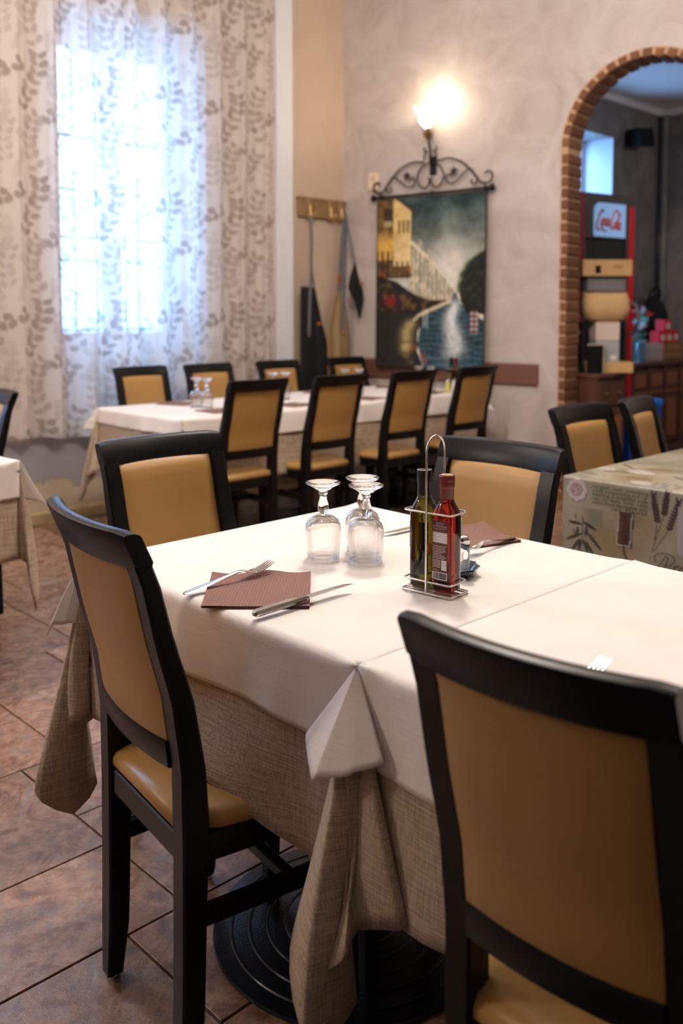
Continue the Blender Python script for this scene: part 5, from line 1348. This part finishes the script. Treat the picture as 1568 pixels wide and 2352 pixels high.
def lav_print(s, d):
    C = np.zeros(s.shape + (3,)); n = vnoise(s + 5, d + 5, 9, 5); f = vnoise(s * 3 + 2, d * 3 + 1, 90, 2)
    C[:] = np.array([.31, .285, .215]); 
    def mix(m, col):
        nonlocal C
        m = np.clip(m, 0, 1)[..., None]; C = C * (1 - m) + np.array(col) * m
    mix((n - .40) * 2.2, (.44, .40, .30)); mix((.52 - n) * 2.4, (.20, .20, .165)); mix((vnoise(s + 1, d + 8, 5, 3) - .55) * 3, (.26, .19, .085)); mix((f - .5) * .5, (.5, .47, .38))
    mix(((s < .31) & (d > 0) & (d < .095)) * .45, (.42, .385, .285)); mix(((s > .10) & (s < .145) & (d > .095) & (d < .15)) * .45, (.155, .175, .135))
    def ell(cs, cd, a, b, ang, col, op=1.0, soft=.25):
        c, q = math.cos(ang), math.sin(ang); u = (s - cs) * c + (d - cd) * q; v = -(s - cs) * q + (d - cd) * c
        mix(op * np.clip((1 - (u / a) ** 2 - (v / b) ** 2) / soft, 0, 1), col)
    def line(p, q, w, col, op=1.0):
        p, q = np.array(p), np.array(q); L = q - p; t = np.clip(((s - p[0]) * L[0] + (d - p[1]) * L[1]) / (L @ L), 0, 1)
        mix(op * np.clip(1.5 - np.hypot(s - p[0] - t * L[0], d - p[1] - t * L[1]) / w, 0, 1), col)
    # lace doily
    th = np.arctan2(d - .040, s - .050); r = np.hypot(s - .050, d - .040); edge = .034 + .004 * np.abs(np.cos(4 * th))
    mix((np.hypot(s - .053, d - .044) < edge) * .8, (.10, .085, .08)); mix(r < edge, (.56, .50, .50))
    mix((r < .021) * (np.abs(np.sin(10 * th + r * 90)) > .55) * (r > .004) * .75, (.22, .095, .10)); mix((np.abs(r - .021) < .0016) * .6, (.25, .12, .12))
    # botanical plant
    ink = (.030, .035, .028)
    line((.077, .128), (.073, .245), .0016, (.06, .035, .022))
    for (a, b, c, e) in ((.048, .150, .028, .06), (.103, .153, .030, .40), (.045, .196, .036, -.45), (.120, .200, .042, .75), (.052, .222, .030, -1.0), (.088, .222, .028, 1.1), (.104, .226, .028, .95), (.066, .222, .022, -1.3)):
        ell(a, b, c, .0060, e, ink, .95)
    for (a, b, o) in ((.092, .150, 1.2), (.090, .166, 1.5), (.088, .178, 1.6), (.058, .172, 1.5), (.056, .184, 1.5)): ell(a, b, .010, .006, o, (.055, .030, .035), .95)
    for (a, b) in ((.050, .128), (.045, .180)): ell(a, b, .009, .004, 1.6, (.14, .085, .03), .8)
    # name tag and its cord
    def quad(x0, x1, y0, y1, sk, col, op=1.0): mix(((s - sk * (d - y0) > x0) & (s - sk * (d - y0) < x1) & (d > y0) & (d < y1)) * op, col)
    quad(.206, .256, .083, .200, -.05, (.05, .045, .04)); quad(.202, .251, .083, .197, -.05, (.45, .45, .42)); quad(.206, .247, .087, .193, -.05, (.105, .052, .032))
    line((.222, .197), (.226, .22), .0035, (.05, .04, .035)); line((.226, .22), (.240, .245), .003, (.05, .04, .035)); line((.240, .245), (.262, .27), .003, (.05, .04, .035))
    # lavender stems
    for (p, q) in (((.354, .071), (.316, .195)), ((.372, .115), (.322, .195)), ((.332, .10), (.324, .17))): line(p, q, .0015, (.10, .085, .045))
    for (x0, d0, x1, d1) in ((.317, .020, .332, .098), (.362, .004, .354, .072), (.398, .030, .371, .115)):
        for k in range(9):
            t = k / 8
            for o in (-1, 1):
                w = .007 if k > 2 else .004
                ell(x0 + (x1 - x0) * t + o * w * .7, d0 + (d1 - d0) * t, .0085, .0055, o * .9 + 1.57, (.042, .022, .038) if k < 6 else (.055, .028, .022), .95, .5)
        line((x0 - .006, d0 - .012), (x0, d0 + .01), .003, (.06, .03, .065)); line((x0 + .009, d0 - .010), (x0, d0 + .012), .003, (.06, .03, .065))
    mix(((s > .398) & (s < .5) & (d > .045) & (d < .19)) * .75, (.46, .44, .46))
    # prints over the top
    for (a, b, L, e) in ((.02, -.11, .05, .3), (.09, -.19, .06, -.5), (.20, -.13, .05, .1), (.06, -.32, .07, .7), (.17, -.33, .06, -.3), (.30, -.22, .06, .5)):
        for k in range(7): ell(a + (k - 3) * .012 * math.cos(e), b + (k - 3) * .012 * math.sin(e), .010, .006, e + k, (.10, .045, .050), .9)
        line((a, b), (a + .09 * math.cos(e), b + .09 * math.sin(e)), .002, (.075, .075, .045))
    for (a, b, w, h) in ((.02, -.23, .05, .03), (.15, -.24, .06, .035), (.25, -.06, .05, .028), (.34, -.33, .06, .03)): ell(a, b, w, h, .3, (.52, .49, .47), .8)
    for k in range(5): mix(((np.abs(d + .055 + k * .012 - .004 * np.sin(s * 160)) < .003) & (s > .27) & (s < .42)) * .7, (.12, .09, .12))
    return np.clip(C * .86, 0, 1)
lavsheet = grid_mesh('printed_sheet', X, attrmat('oilcloth_print', 0.42, True, 0.4), LV); set_print(lavsheet, lav_print(S, D).reshape(-1, 3))
mb = MB(); W_, H_ = Q1 - Q0, R1 - R0
mb.add([(0.002, 0.0005, -.003), (W_, 0.0005, -.003), (W_, 0.0005, -.34), (0.0, 0.0005, -.34)], [(0, 1, 2, 3)])
mb.add([(0, -H_, 0), (W_, -H_, 0), (W_, -H_, -.34), (0, -H_, -.34)], [(3, 2, 1, 0)]); mb.add([(W_, 0, 0), (W_, -H_, 0), (W_, -H_, -.34), (W_, 0, -.34)], [(0, 1, 2, 3)])
mb.build('side_drop', simple('oilcloth_side', (.30, .275, .205), 0.5, var=.2, scale=12), LV)
M['print_ink'] = simple('faded_print_ink', (0.022, 0.019, 0.015), 0.6)
_R = Matrix(((0, 0, -1), (-1, 0, 0), (0, 1, 0))).to_euler()
def ftext(s_, size, s, d, sx=1.0, space=1.0, shear=0): return text_mesh('printed_lettering', s_, size, M['print_ink'], LV, (-.0062, -s, -d), _R, 'LEFT', shear, space, sx)
for k, (ln, sp) in enumerate((('mingled   with  something', 1.0), ('most invigorating and re-', 1.0), ('freshing, a delightful addi-', 1.0), ('tion  to  every  toilet  table,', 1.0), ('and a most agreeable deli-', 1.0), ('           cate  Material.', 1.0))):
    o = ftext(ln, .0165, .112, .0235 + k * .0128, 1.0)
    wdt = max(v.co.x for v in o.data.vertices); o.scale[0] = .192 / wdt
tg = text_mesh('printed_lettering', 'lavande', .030, simple('tag_ink', (0.02, 0.010, 0.008), 0.6), LV, (-.0064, -.233, -.190), Matrix(((0, 0, -1), (0, 1, 0), (1, 0, 0))).to_euler())
wdt = max(v.co.x for v in tg.data.vertices); tg.scale[0] = .096 / wdt
mb = MB()
for st in ([(.322, .238), (.330, .246), (.340, .240), (.352, .222), (.362, .205), (.372, .206), (.362, .235), (.352, .258)], [(.335, .225), (.328, .212), (.338, .199), (.362, .192), (.388, .198), (.392, .213), (.378, .226), (.358, .228)]):
    mb.tube([(-.0062, -a, -b) for a, b in [(q[0], q[1]) for q in catmull([(x, y, 0) for x, y in st], 6)]], .0013, 5)
mb.build('printed_flourish', M['print_ink'], LV)
ftext('ro', .050, .384, .245, .9, 1.0, .35)

# ------------------------------------------------------------------ beyond the arch: drinks cooler
CO = thing('drinks_cooler', 'tall red-framed glass-door drinks cooler with a lit sign, beyond the arch', 'fridge', (6.37, 3.905, 0), math.radians(-10))
CWD, CHT, CDP = 0.675, 2.26, 0.42
M['cool_red'] = simple('cooler_red', (0.62, 0.004, 0.012), 0.35); M['cool_dred'] = simple('cooler_dark_red', (0.20, 0.006, 0.022), 0.4)
M['cool_dark'] = simple('cooler_dark_grey', (0.055, 0.050, 0.050), 0.45); M['cool_in'] = simple('cooler_lining', (0.22, 0.22, 0.23), 0.5)
mb = MB(); mb.box(0, .02, .03, CDP, .0, CHT, .004).box(CWD - .02, CWD, .03, CDP, 0, CHT, .004).box(.02, CWD - .02, CDP - .03, CDP, 0, CHT).box(.02, CWD - .02, .03, CDP - .03, CHT - .04, CHT).box(.02, CWD - .02, .03, CDP - .03, .0, .20)
mb.build('cabinet_body', M['cool_in'], CO)
MB().box(.0, .085, .0, .03, .05, CHT, .006).build('left_stile', M['cool_dred'], CO)
MB().box(.085, .105, .006, .03, .05, CHT - .01, .003).build('door_gasket', M['cool_dark'], CO)
MB().box(CWD - .055, CWD, -.012, .03, .05, CHT - .09, .006).build('right_stile', M['cool_red'], CO)
MB().box(CWD - .085, CWD - .056, .0, .03, .05, CHT - .09, .003).build('door_gasket', M['cool_dark'], CO)
hd = MB().box(.105, CWD, .004, .03, CHT - .36, CHT, .004).build('header', M['cool_dark'], CO)
def sign_mat():
    m, nt, b = nmat('lit_sign'); b.inputs['Base Color'].default_value = (.17, .33, .58, 1)
    b.inputs['Emission Color'].default_value = (.30, .50, .85, 1); b.inputs['Emission Strength'].default_value = 0.42; b.inputs['Roughness'].default_value = .3; return m
sx0, sx1, sz0, sz1 = .185, .565, CHT - .345, CHT - .075
rim = [(sx1, sz0), (sx1, sz1)]
for (cx, cz, a0, r) in ((sx0 + .07, sz1 - .07, 90, .07), (sx0 + .015, sz0 + .015, 180, .015)):
    rim += [(cx + r * math.cos(math.radians(a0 + 15 * k)), cz + r * math.sin(math.radians(a0 + 15 * k))) for k in range(7)]
v = [(a, -.006, b) for a, b in rim] + [(a, .0045, b) for a, b in rim]; n = len(rim)
sgn = MB().add(v, [tuple(range(n)), tuple(range(2 * n - 1, n - 1, -1))] + [(k, n + k, n + (k + 1) % n, (k + 1) % n) for k in range(n)]).build('sign_panel', sign_mat(), hd)
def ribbon(strokes, x0, z0, sx, sz, y, r, mat, name, parent, shear=0.25):
    mb = MB()
    for st in strokes:
        P = catmull([(a, b, 0) for a, b in st], 6)
        mb.tube([(x0 + (a + shear * b) * sx, y, z0 + b * sz) for a, b, _ in P], r, 6)
    return mb.build(name, mat, parent)
# hand-drawn script: C o c a - C o l a
STR = [[(1.5, 3.6), (1.1, 4.1), (.5, 3.4), (.05, 1.9), (.1, .7), (.7, .35), (1.6, .8), (2.2, .3)],
       [(1.75, 2.5), (1.35, 2.2), (1.2, 1.5), (1.55, 1.2), (1.9, 1.7), (1.9, 2.3), (1.7, 2.5)],
       [(2.75, 2.35), (2.4, 2.5), (2.15, 1.8), (2.35, 1.25), (2.8, 1.45)],
       [(3.5, 2.4), (3.1, 2.45), (2.9, 1.8), (3.1, 1.25), (3.5, 1.7), (3.6, 2.45)], [(3.6, 2.4), (3.5, 1.6), (3.7, 1.2), (3.95, 1.35)],
       [(2.5, .35), (3.0, .2), (3.3, .35)], [(3.95, 1.8), (4.35, 1.85)],
       [(6.6, 3.0), (6.9, 3.5), (6.2, 3.6), (5.6, 4.2), (5.1, 4.1), (4.6, 3.2), (4.35, 1.8), (4.5, .9), (5.1, .7), (5.5, 1.2)],
       [(5.65, 2.0), (5.35, 1.8), (5.25, 1.1), (5.55, .8), (5.9, 1.2), (5.9, 1.8), (5.65, 2.0)],
       [(6.15, 1.2), (6.6, 2.6), (6.5, 3.2), (6.25, 2.6), (6.15, 1.4), (6.35, .7), (6.6, .9)],
       [(7.25, 1.9), (6.9, 1.9), (6.7, 1.3), (6.9, .7), (7.25, 1.1), (7.35, 1.9)], [(7.35, 1.9), (7.25, 1.1), (7.45, .65), (7.7, .8)]]
M['sign_red'] = simple('sign_red', (0.55, 0.045, 0.05), 0.4); M['sign_white'] = simple('sign_white', (0.72, 0.66, 0.74), 0.4)
ribbon(STR, sx0 + .012, sz0 + .035, .0385, .044, -.0055, .0100, M['sign_white'], 'script_outline', sgn, .22)
ribbon(STR, sx0 + .012, sz0 + .035, .0385, .044, -.0135, .0058, M['sign_red'], 'script_lettering', sgn, .22)
MB().box(.105, CWD - .085, .012, .018, .62, CHT - .37).build('door_glass', paneglass('cooler_glass', (.55, .58, .60), .12), CO)
M['cool_blue_lit'] = simple('cooler_painted_blue_light', (0.045, 0.20, 0.42), 0.35)  # blue light on the lower door, put into the panel colour
MB().box(.105, CWD - .085, .006, .028, .10, .60, .003).build('lower_panel', M['cool_blue_lit'], CO)
MB().box(.105, CWD - .085, .002, .0055, .30, .38, .001).build('red_band', M['cool_red'], CO)
for z in (.75, 1.1, 1.45): MB().box(.03, CWD - .03, .06, CDP - .05, z, z + .012).build('shelf', M['cool_dark'], CO)
smooth_angle(MB().tube(catmull([(CWD - .03, -.012, 1.12), (CWD - .02, -.055, 1.14), (CWD - .012, -.075, 1.22), (CWD - .012, -.075, 1.28), (CWD - .02, -.055, 1.36), (CWD - .03, -.012, 1.38)], 5), .013, 8).build('door_handle', simple('grey_handle', (.20, .19, .22), .4), CO), 60)

# cabinet in front of it and the stack on top
CB = thing('side_cabinet', 'dark wooden cabinet just beyond the brick arch, under the stack of boxes', 'cabinet', (5.81, 3.46, 0), 0)
MB().box(-.18, .18, -.18, .18, .06, .84, .004).build('cabinet_body', M['dark_wood'], CB)
MB().box(-.19, .20, -.20, .19, .84, .875, .006).build('top', M['dark_wood'], CB)
MB().box(-.18, .18, -.185, .18, 0, .06, .004).build('plinth', M['dark_wood'], CB)
for x0, x1 in ((-.17, -.003), (.003, .17)):
    d = MB().box(x0, x1, -.196, -.18, .09, .62, .004).build('door', M['dark_wood'], CB); MB().box(x0 + .035, x1 - .035, -.202, -.195, .14, .57, .006).build('raised_panel', M['mid_wood'], d)
    d = MB().box(x0, x1, -.196, -.18, .65, .82, .004).build('drawer', M['dark_wood'], CB); MB().lathe([(.0, 0), (.012, .004), (.012, .014), (0, .018)], 10).build('knob', M['brass'], d, loc=((x0 + x1) / 2, -.195, .735), rot=(math.radians(90), 0, 0))
M['carton'] = simple('brown_cardboard', (0.50, 0.30, 0.135), 0.75, var=.1, scale=9, bump=.15); M['paper'] = simple('tan_paper_bag', (0.56, 0.36, 0.175), 0.8, var=.12, scale=7, bump=.4, bscale=20)
BZ, TZC = math.radians(-42), .876
ctx, cty = 5.875, 3.375
TR = thing('wooden_tray', 'pale wooden tray at the bottom of the stack beyond the arch', 'tray', (ctx + .02, cty - .02, TZC), BZ, 'stack beyond the arch')
MB().box(-.14, .15, -.11, .11, 0, .012, .002).box(-.14, .15, -.11, -.10, .012, .075, .002).box(-.14, .15, .10, .11, .012, .075, .002).box(-.14, -.13, -.10, .10, .012, .075, .002).box(.14, .15, -.10, .10, .012, .075, .002).build('tray_box', simple('pale_plywood', (.62, .40, .17), .5, var=.15, scale=12), TR)
WB_ = thing('white_box', 'white and grey appliance box standing in the wooden tray', 'box', (ctx, cty, TZC + .013), BZ, 'stack beyond the arch')
MB().box(-.085, .085, -.085, .085, 0, .215, .004).build('lower_half', simple('grey_board', (.38, .39, .42), .5), WB_); MB().box(-.085, .085, -.085, .085, .216, .345, .004).build('upper_half', simple('offwhite_board', (.68, .57, .49), .6), WB_)
MB().box(.02, .06, -.0865, -.0845, .08, .11).build('sticker', simple('white_sticker', (.8, .72, .68), .6), WB_)
PB = thing('paper_bag', 'bulging tan paper bag in the middle of the stack', 'bag', (ctx, cty, TZC + .013 + .346), BZ, 'stack beyond the arch')
rings = []
for z, w, d in ((0, .10, .07), (.02, .145, .10), (.09, .165, .115), (.16, .160, .105), (.20, .150, .085), (.215, .148, .07)):
    rings.append([(w * math.copysign(abs(math.cos(a)) ** .5, math.cos(a)) + .006 * math.sin(9 * a + z * 40), d * math.copysign(abs(math.sin(a)) ** .5, math.sin(a)) + .005 * math.sin(7 * a + z * 30), z) for a in np.linspace(0, 2 * math.pi, 28, endpoint=False)])
MB().loft(rings).build('bag_body', M['paper'], PB, smooth=True)
GB = thing('grey_box', 'flat grey box between the paper bag and the cardboard carton', 'box', (ctx, cty, TZC + .013 + .346 + .216), BZ, 'stack beyond the arch')
MB().box(-.15, .12, -.09, .09, 0, .085, .004).build('box_body', simple('grey_plastic', (.16, .155, .165), .5), GB); MB().box(-.155, .125, -.095, .095, .086, .105, .004).build('lid', simple('dark_lid', (.03, .03, .034), .4), GB)
CT = thing('carton', 'long brown cardboard carton on top of the stack beyond the arch', 'carton', (ctx - .005, cty, TZC + .013 + .346 + .216 + .106), BZ, 'stack beyond the arch')
MB().box(-.185, .165, -.095, .095, 0, .115, .004).build('carton_body', M['carton'], CT); MB().box(-.185, .165, -.025, .025, .1155, .117).build('tape', simple('packing_tape', (.40, .26, .12), .3), CT)
MB().box(-.10, -.06, -.098, -.0945, .02, .075, .002).build('hand_hole', M['black_plastic'], CT); MB().box(.03, .10, -.0965, -.0945, .06, .075).build('printed_line', simple('carton_print', (.30, .17, .08), .7), CT)
FR = thing('black_frame', 'small black framed picture leaning on the cabinet beyond the arch', 'picture', (5.70, 3.335, TZC), math.radians(-42))
MB().box(-.06, .06, 0, .012, 0, .20, .002).build('picture', M['black_plastic'], FR); MB().box(.052, .062, -.006, .014, 0, .205, .002).box(-.06, .052, -.006, .014, .195, .205, .002).build('frame', simple('pale_gilt', (.45, .36, .25), .4), FR)
CM = thing('dark_machine', 'black coffee machine behind the small frame beyond the arch', 'machine', (5.715, 3.50, TZC), math.radians(-42))
MB().box(-.05, .05, -.05, .08, 0, .05, .006).box(-.05, .05, .02, .08, .05, .30, .006).box(-.05, .05, -.06, .08, .30, .36, .006).build('machine_body', M['black_plastic'], CM); MB().lathe([(.0, 0), (.018, 0), (.018, .03), (.0, .03)], 12, (0, -.02, .27)).build('spout', M['chrome'], CM)

# sideboard along the far wall
SB = thing('sideboard', 'carved dark sideboard with raised panels along the grey wall beyond the arch', 'sideboard', (7.96, 4.16, 0))
MB().box(-.62, .62, -.20, .22, .08, .82, .006).build('sideboard_body', M['dark_wood'], SB)
MB().box(-.66, .66, -.24, .22, .82, .86, .008).build('top', M['dark_wood'], SB); MB().box(-.64, .64, -.22, .22, 0, .08, .006).build('plinth', M['dark_wood'], SB)
for k in range(4):
    x0 = -.60 + k * .302
    d = MB().box(x0, x0 + .28, -.216, -.20, .11, .56, .005).build('door', M['dark_wood'], SB); MB().box(x0 + .05, x0 + .23, -.225, -.215, .16, .51, .010).build('raised_panel', M['mid_wood'], d)
    d = MB().box(x0, x0 + .28, -.216, -.20, .60, .79, .005).build('drawer', M['dark_wood'], SB); MB().box(x0 + .04, x0 + .24, -.225, -.215, .635, .755, .010).build('raised_panel', M['mid_wood'], d)
for k in range(5): MB().box(-.622 + k * .302, -.600 + k * .302, -.228, -.20, .08, .82, .004).build('pilaster', M['dark_wood'], SB)
MB().box(-.62, .62, -.226, -.20, .565, .595, .006).build('moulding', M['mid_wood'], SB)
LM = thing('framed_mirror', 'tall dark-framed panel leaning on the wall at the left end of the sideboard', 'mirror', (7.98, 4.345, .861)); LM.rotation_euler = (math.radians(-3), 0, 0)
MB().box(-.15, -.11, -.02, .02, 0, .92, .004).box(.11, .15, -.02, .02, 0, .92, .004).box(-.11, .11, -.02, .02, 0, .04, .004).box(-.11, .11, -.02, .02, .88, .92, .004).build('frame', M['dark_wood'], LM); MB().box(-.11, .11, -.004, .008, .04, .88).build('panel', simple('greyish_panel', (.26, .235, .21), .4), LM)
M['vase_glass'] = simple('pale_blue_glass', (.30, .50, .58), .08, spec=.7); M['vase_glass'].node_tree.nodes['Principled BSDF'].inputs['Transmission Weight'].default_value = .6
M['petal_red'] = simple('red_petals', (.50, .012, .014), .5); M['petal_white'] = simple('white_petals', (.62, .58, .55), .6); M['leaf'] = simple('green_leaves', (.035, .10, .03), .5)
def vase(x, y, h, r, label, flowers, seed):
    t = thing('flower_vase', label, 'vase', (x, y, .861), 0, 'vases on the sideboard')
    MB().lathe([(.0, 0), (r * .8, 0), (r * .85, .01), (r * .75, h * .3), (r * .95, h * .75), (r * 1.15, h), (r * 1.05, h), (r * .85, h * .75), (0, h * .6)], 20, cap=False).build('vase', M['vase_glass'], t, smooth=True)
    rs = random.Random(seed)
    for (dx, dz, mat, R) in flowers:
        mb = MB().tube([(0, 0, h * .4), (dx * .5, 0, (h + dz) * .6), (dx, rs.uniform(-.02, .02), dz)], .003, 5); st = mb.build('stem', M['leaf'], t)
        mb = MB()
        for k in range(11):
            a, e = rs.uniform(0, 6.28), rs.uniform(-.2, 1.2); L = R * rs.uniform(.8, 1.2)
            ax = Vector((math.cos(a) * math.cos(e), math.sin(a) * math.cos(e), math.sin(e))); sd = ax.orthogonal().normalized(); up = ax.cross(sd)
            c = Vector((dx, 0, dz)); q = [c, c + ax * L * .5 + sd * L * .3, c + ax * L, c + ax * L * .5 - sd * L * .3, c + ax * L * .5 + up * .008, c + ax * L * .5 - up * .008]
            mb.add(q, [(0, 1, 4), (1, 2, 4), (2, 3, 4), (3, 0, 4), (1, 0, 5), (2, 1, 5), (3, 2, 5), (0, 3, 5)])
        mb.build('bloom', mat, st)
vase(7.48, 4.02, .25, .055, 'pale blue glass vase with red flowers, left on the sideboard', [(-.05, .42, M['petal_red'], .085), (.05, .40, M['petal_red'], .07), (-.06, .31, M['petal_red'], .07), (.04, .30, M['leaf'], .09)], 1)
vase(7.70, 4.05, .20, .050, 'glass vase with white and red flowers beside the first vase', [(.0, .32, M['petal_white'], .08), (-.08, .30, M['petal_white'], .07), (.06, .43, M['petal_red'], .085), (-.03, .40, M['leaf'], .10), (.08, .33, M['leaf'], .10), (.02, .24, M['leaf'], .09)], 2)
BB = thing('dark_bag', 'black slumped bag at the back of the sideboard', 'bag', (8.30, 4.24, .861), 0)
rings = []
for z, w, d in ((0, .20, .085), (.1, .24, .095), (.3, .25, .095), (.45, .22, .085), (.56, .14, .06), (.60, .05, .03)):
    rings.append([(w * math.cos(a) * (1 + .06 * math.sin(3 * a + z * 9)), d * math.sin(a), z + .02 * math.sin(2 * a)) for a in np.linspace(0, 2 * math.pi, 24, endpoint=False)])
MB().loft(rings).build('bag_body', M['black_canvas'], BB, smooth=True); MB().tube(catmull([(-.15, 0, .5), (-.10, -.03, .66), (.05, -.03, .66), (.10, 0, .52)], 6), .012, 8).build('bag_handle', M['black_plastic'], BB, smooth=True)
CTE = thing('wooden_crate', 'low brown wooden crate on the sideboard under the red boxes', 'crate', (8.13, 4.04, .861), 0)
MB().box(-.20, .20, -.09, .09, 0, .165, .004).build('crate_body', M['mid_wood'], CTE); MB().box(-.19, .19, -.096, -.089, .02, .07, .002).box(-.19, .19, -.096, -.089, .09, .145, .002).build('front_slat', M['oak'], CTE)
for k, (dx, dz) in enumerate(((-.13, 0), (.0, 0), (.13, 0), (-.03, .1065))):
    t = thing('red_box', ('left red and white box on the crate', 'middle red and white box on the crate', 'right red and white box on the crate', 'top red and white box of the small stack on the crate')[k], 'box', (8.13 + dx, 4.04, 1.0265 + dz), 0, 'red boxes on the crate')
    MB().box(-.06, .06, -.05, .05, 0, .106, .003).build('box_body', M['cool_red'], t); MB().box(-.035, .035, -.052, -.0495, .02, .075).build('white_patch', M['label_white'], t)
SPK = thing('loudspeaker', 'small black loudspeaker high on the grey wall beyond the arch', 'speaker', (8.02, FY - .005, 2.94), 0)
MB().loft([[(-.08, -.03, -.07), (.08, -.03, -.07), (.08, -.03, .07), (-.08, -.03, .07)], [(-.12, -.19, -.10), (.12, -.21, -.08), (.12, -.19, .09), (-.12, -.17, .07)]]).build('speaker_cabinet', M['black_plastic'], SPK); MB().box(-.02, .02, -.035, .006, -.02, .02).build('wall_bracket', M['iron'], SPK)
BC = thing('blue_crate', 'tall blue plastic crate standing in front of the sideboard', 'crate', (7.06, 3.72, 0), math.radians(-35))
M['blue_plastic'] = simple('blue_plastic', (.006, .085, .50), .35)
mb = MB()
mb.box(-.14, .14, -.12, -.108, 0, .58, .003).box(-.14, .14, .108, .12, 0, .58, .003).box(-.14, -.128, -.108, .108, 0, .58, .003).box(.128, .14, -.108, .108, 0, .58, .003).box(-.128, .128, -.108, .108, 0, .012)
mb.build('crate_body', M['blue_plastic'], BC)
MB().box(-.15, .15, -.13, -.12, .54, .585, .003).box(-.15, .15, .12, .13, .54, .585, .003).box(-.15, -.14, -.12, .12, .54, .585, .003).box(.14, .15, -.12, .12, .54, .585, .003).build('rim', simple('light_blue_plastic', (.02, .20, .75), .3), BC)
for x in (-.09, 0, .09): MB().box(x - .012, x + .012, -.127, -.12, .02, .52, .003).build('rib', M['blue_plastic'], BC)
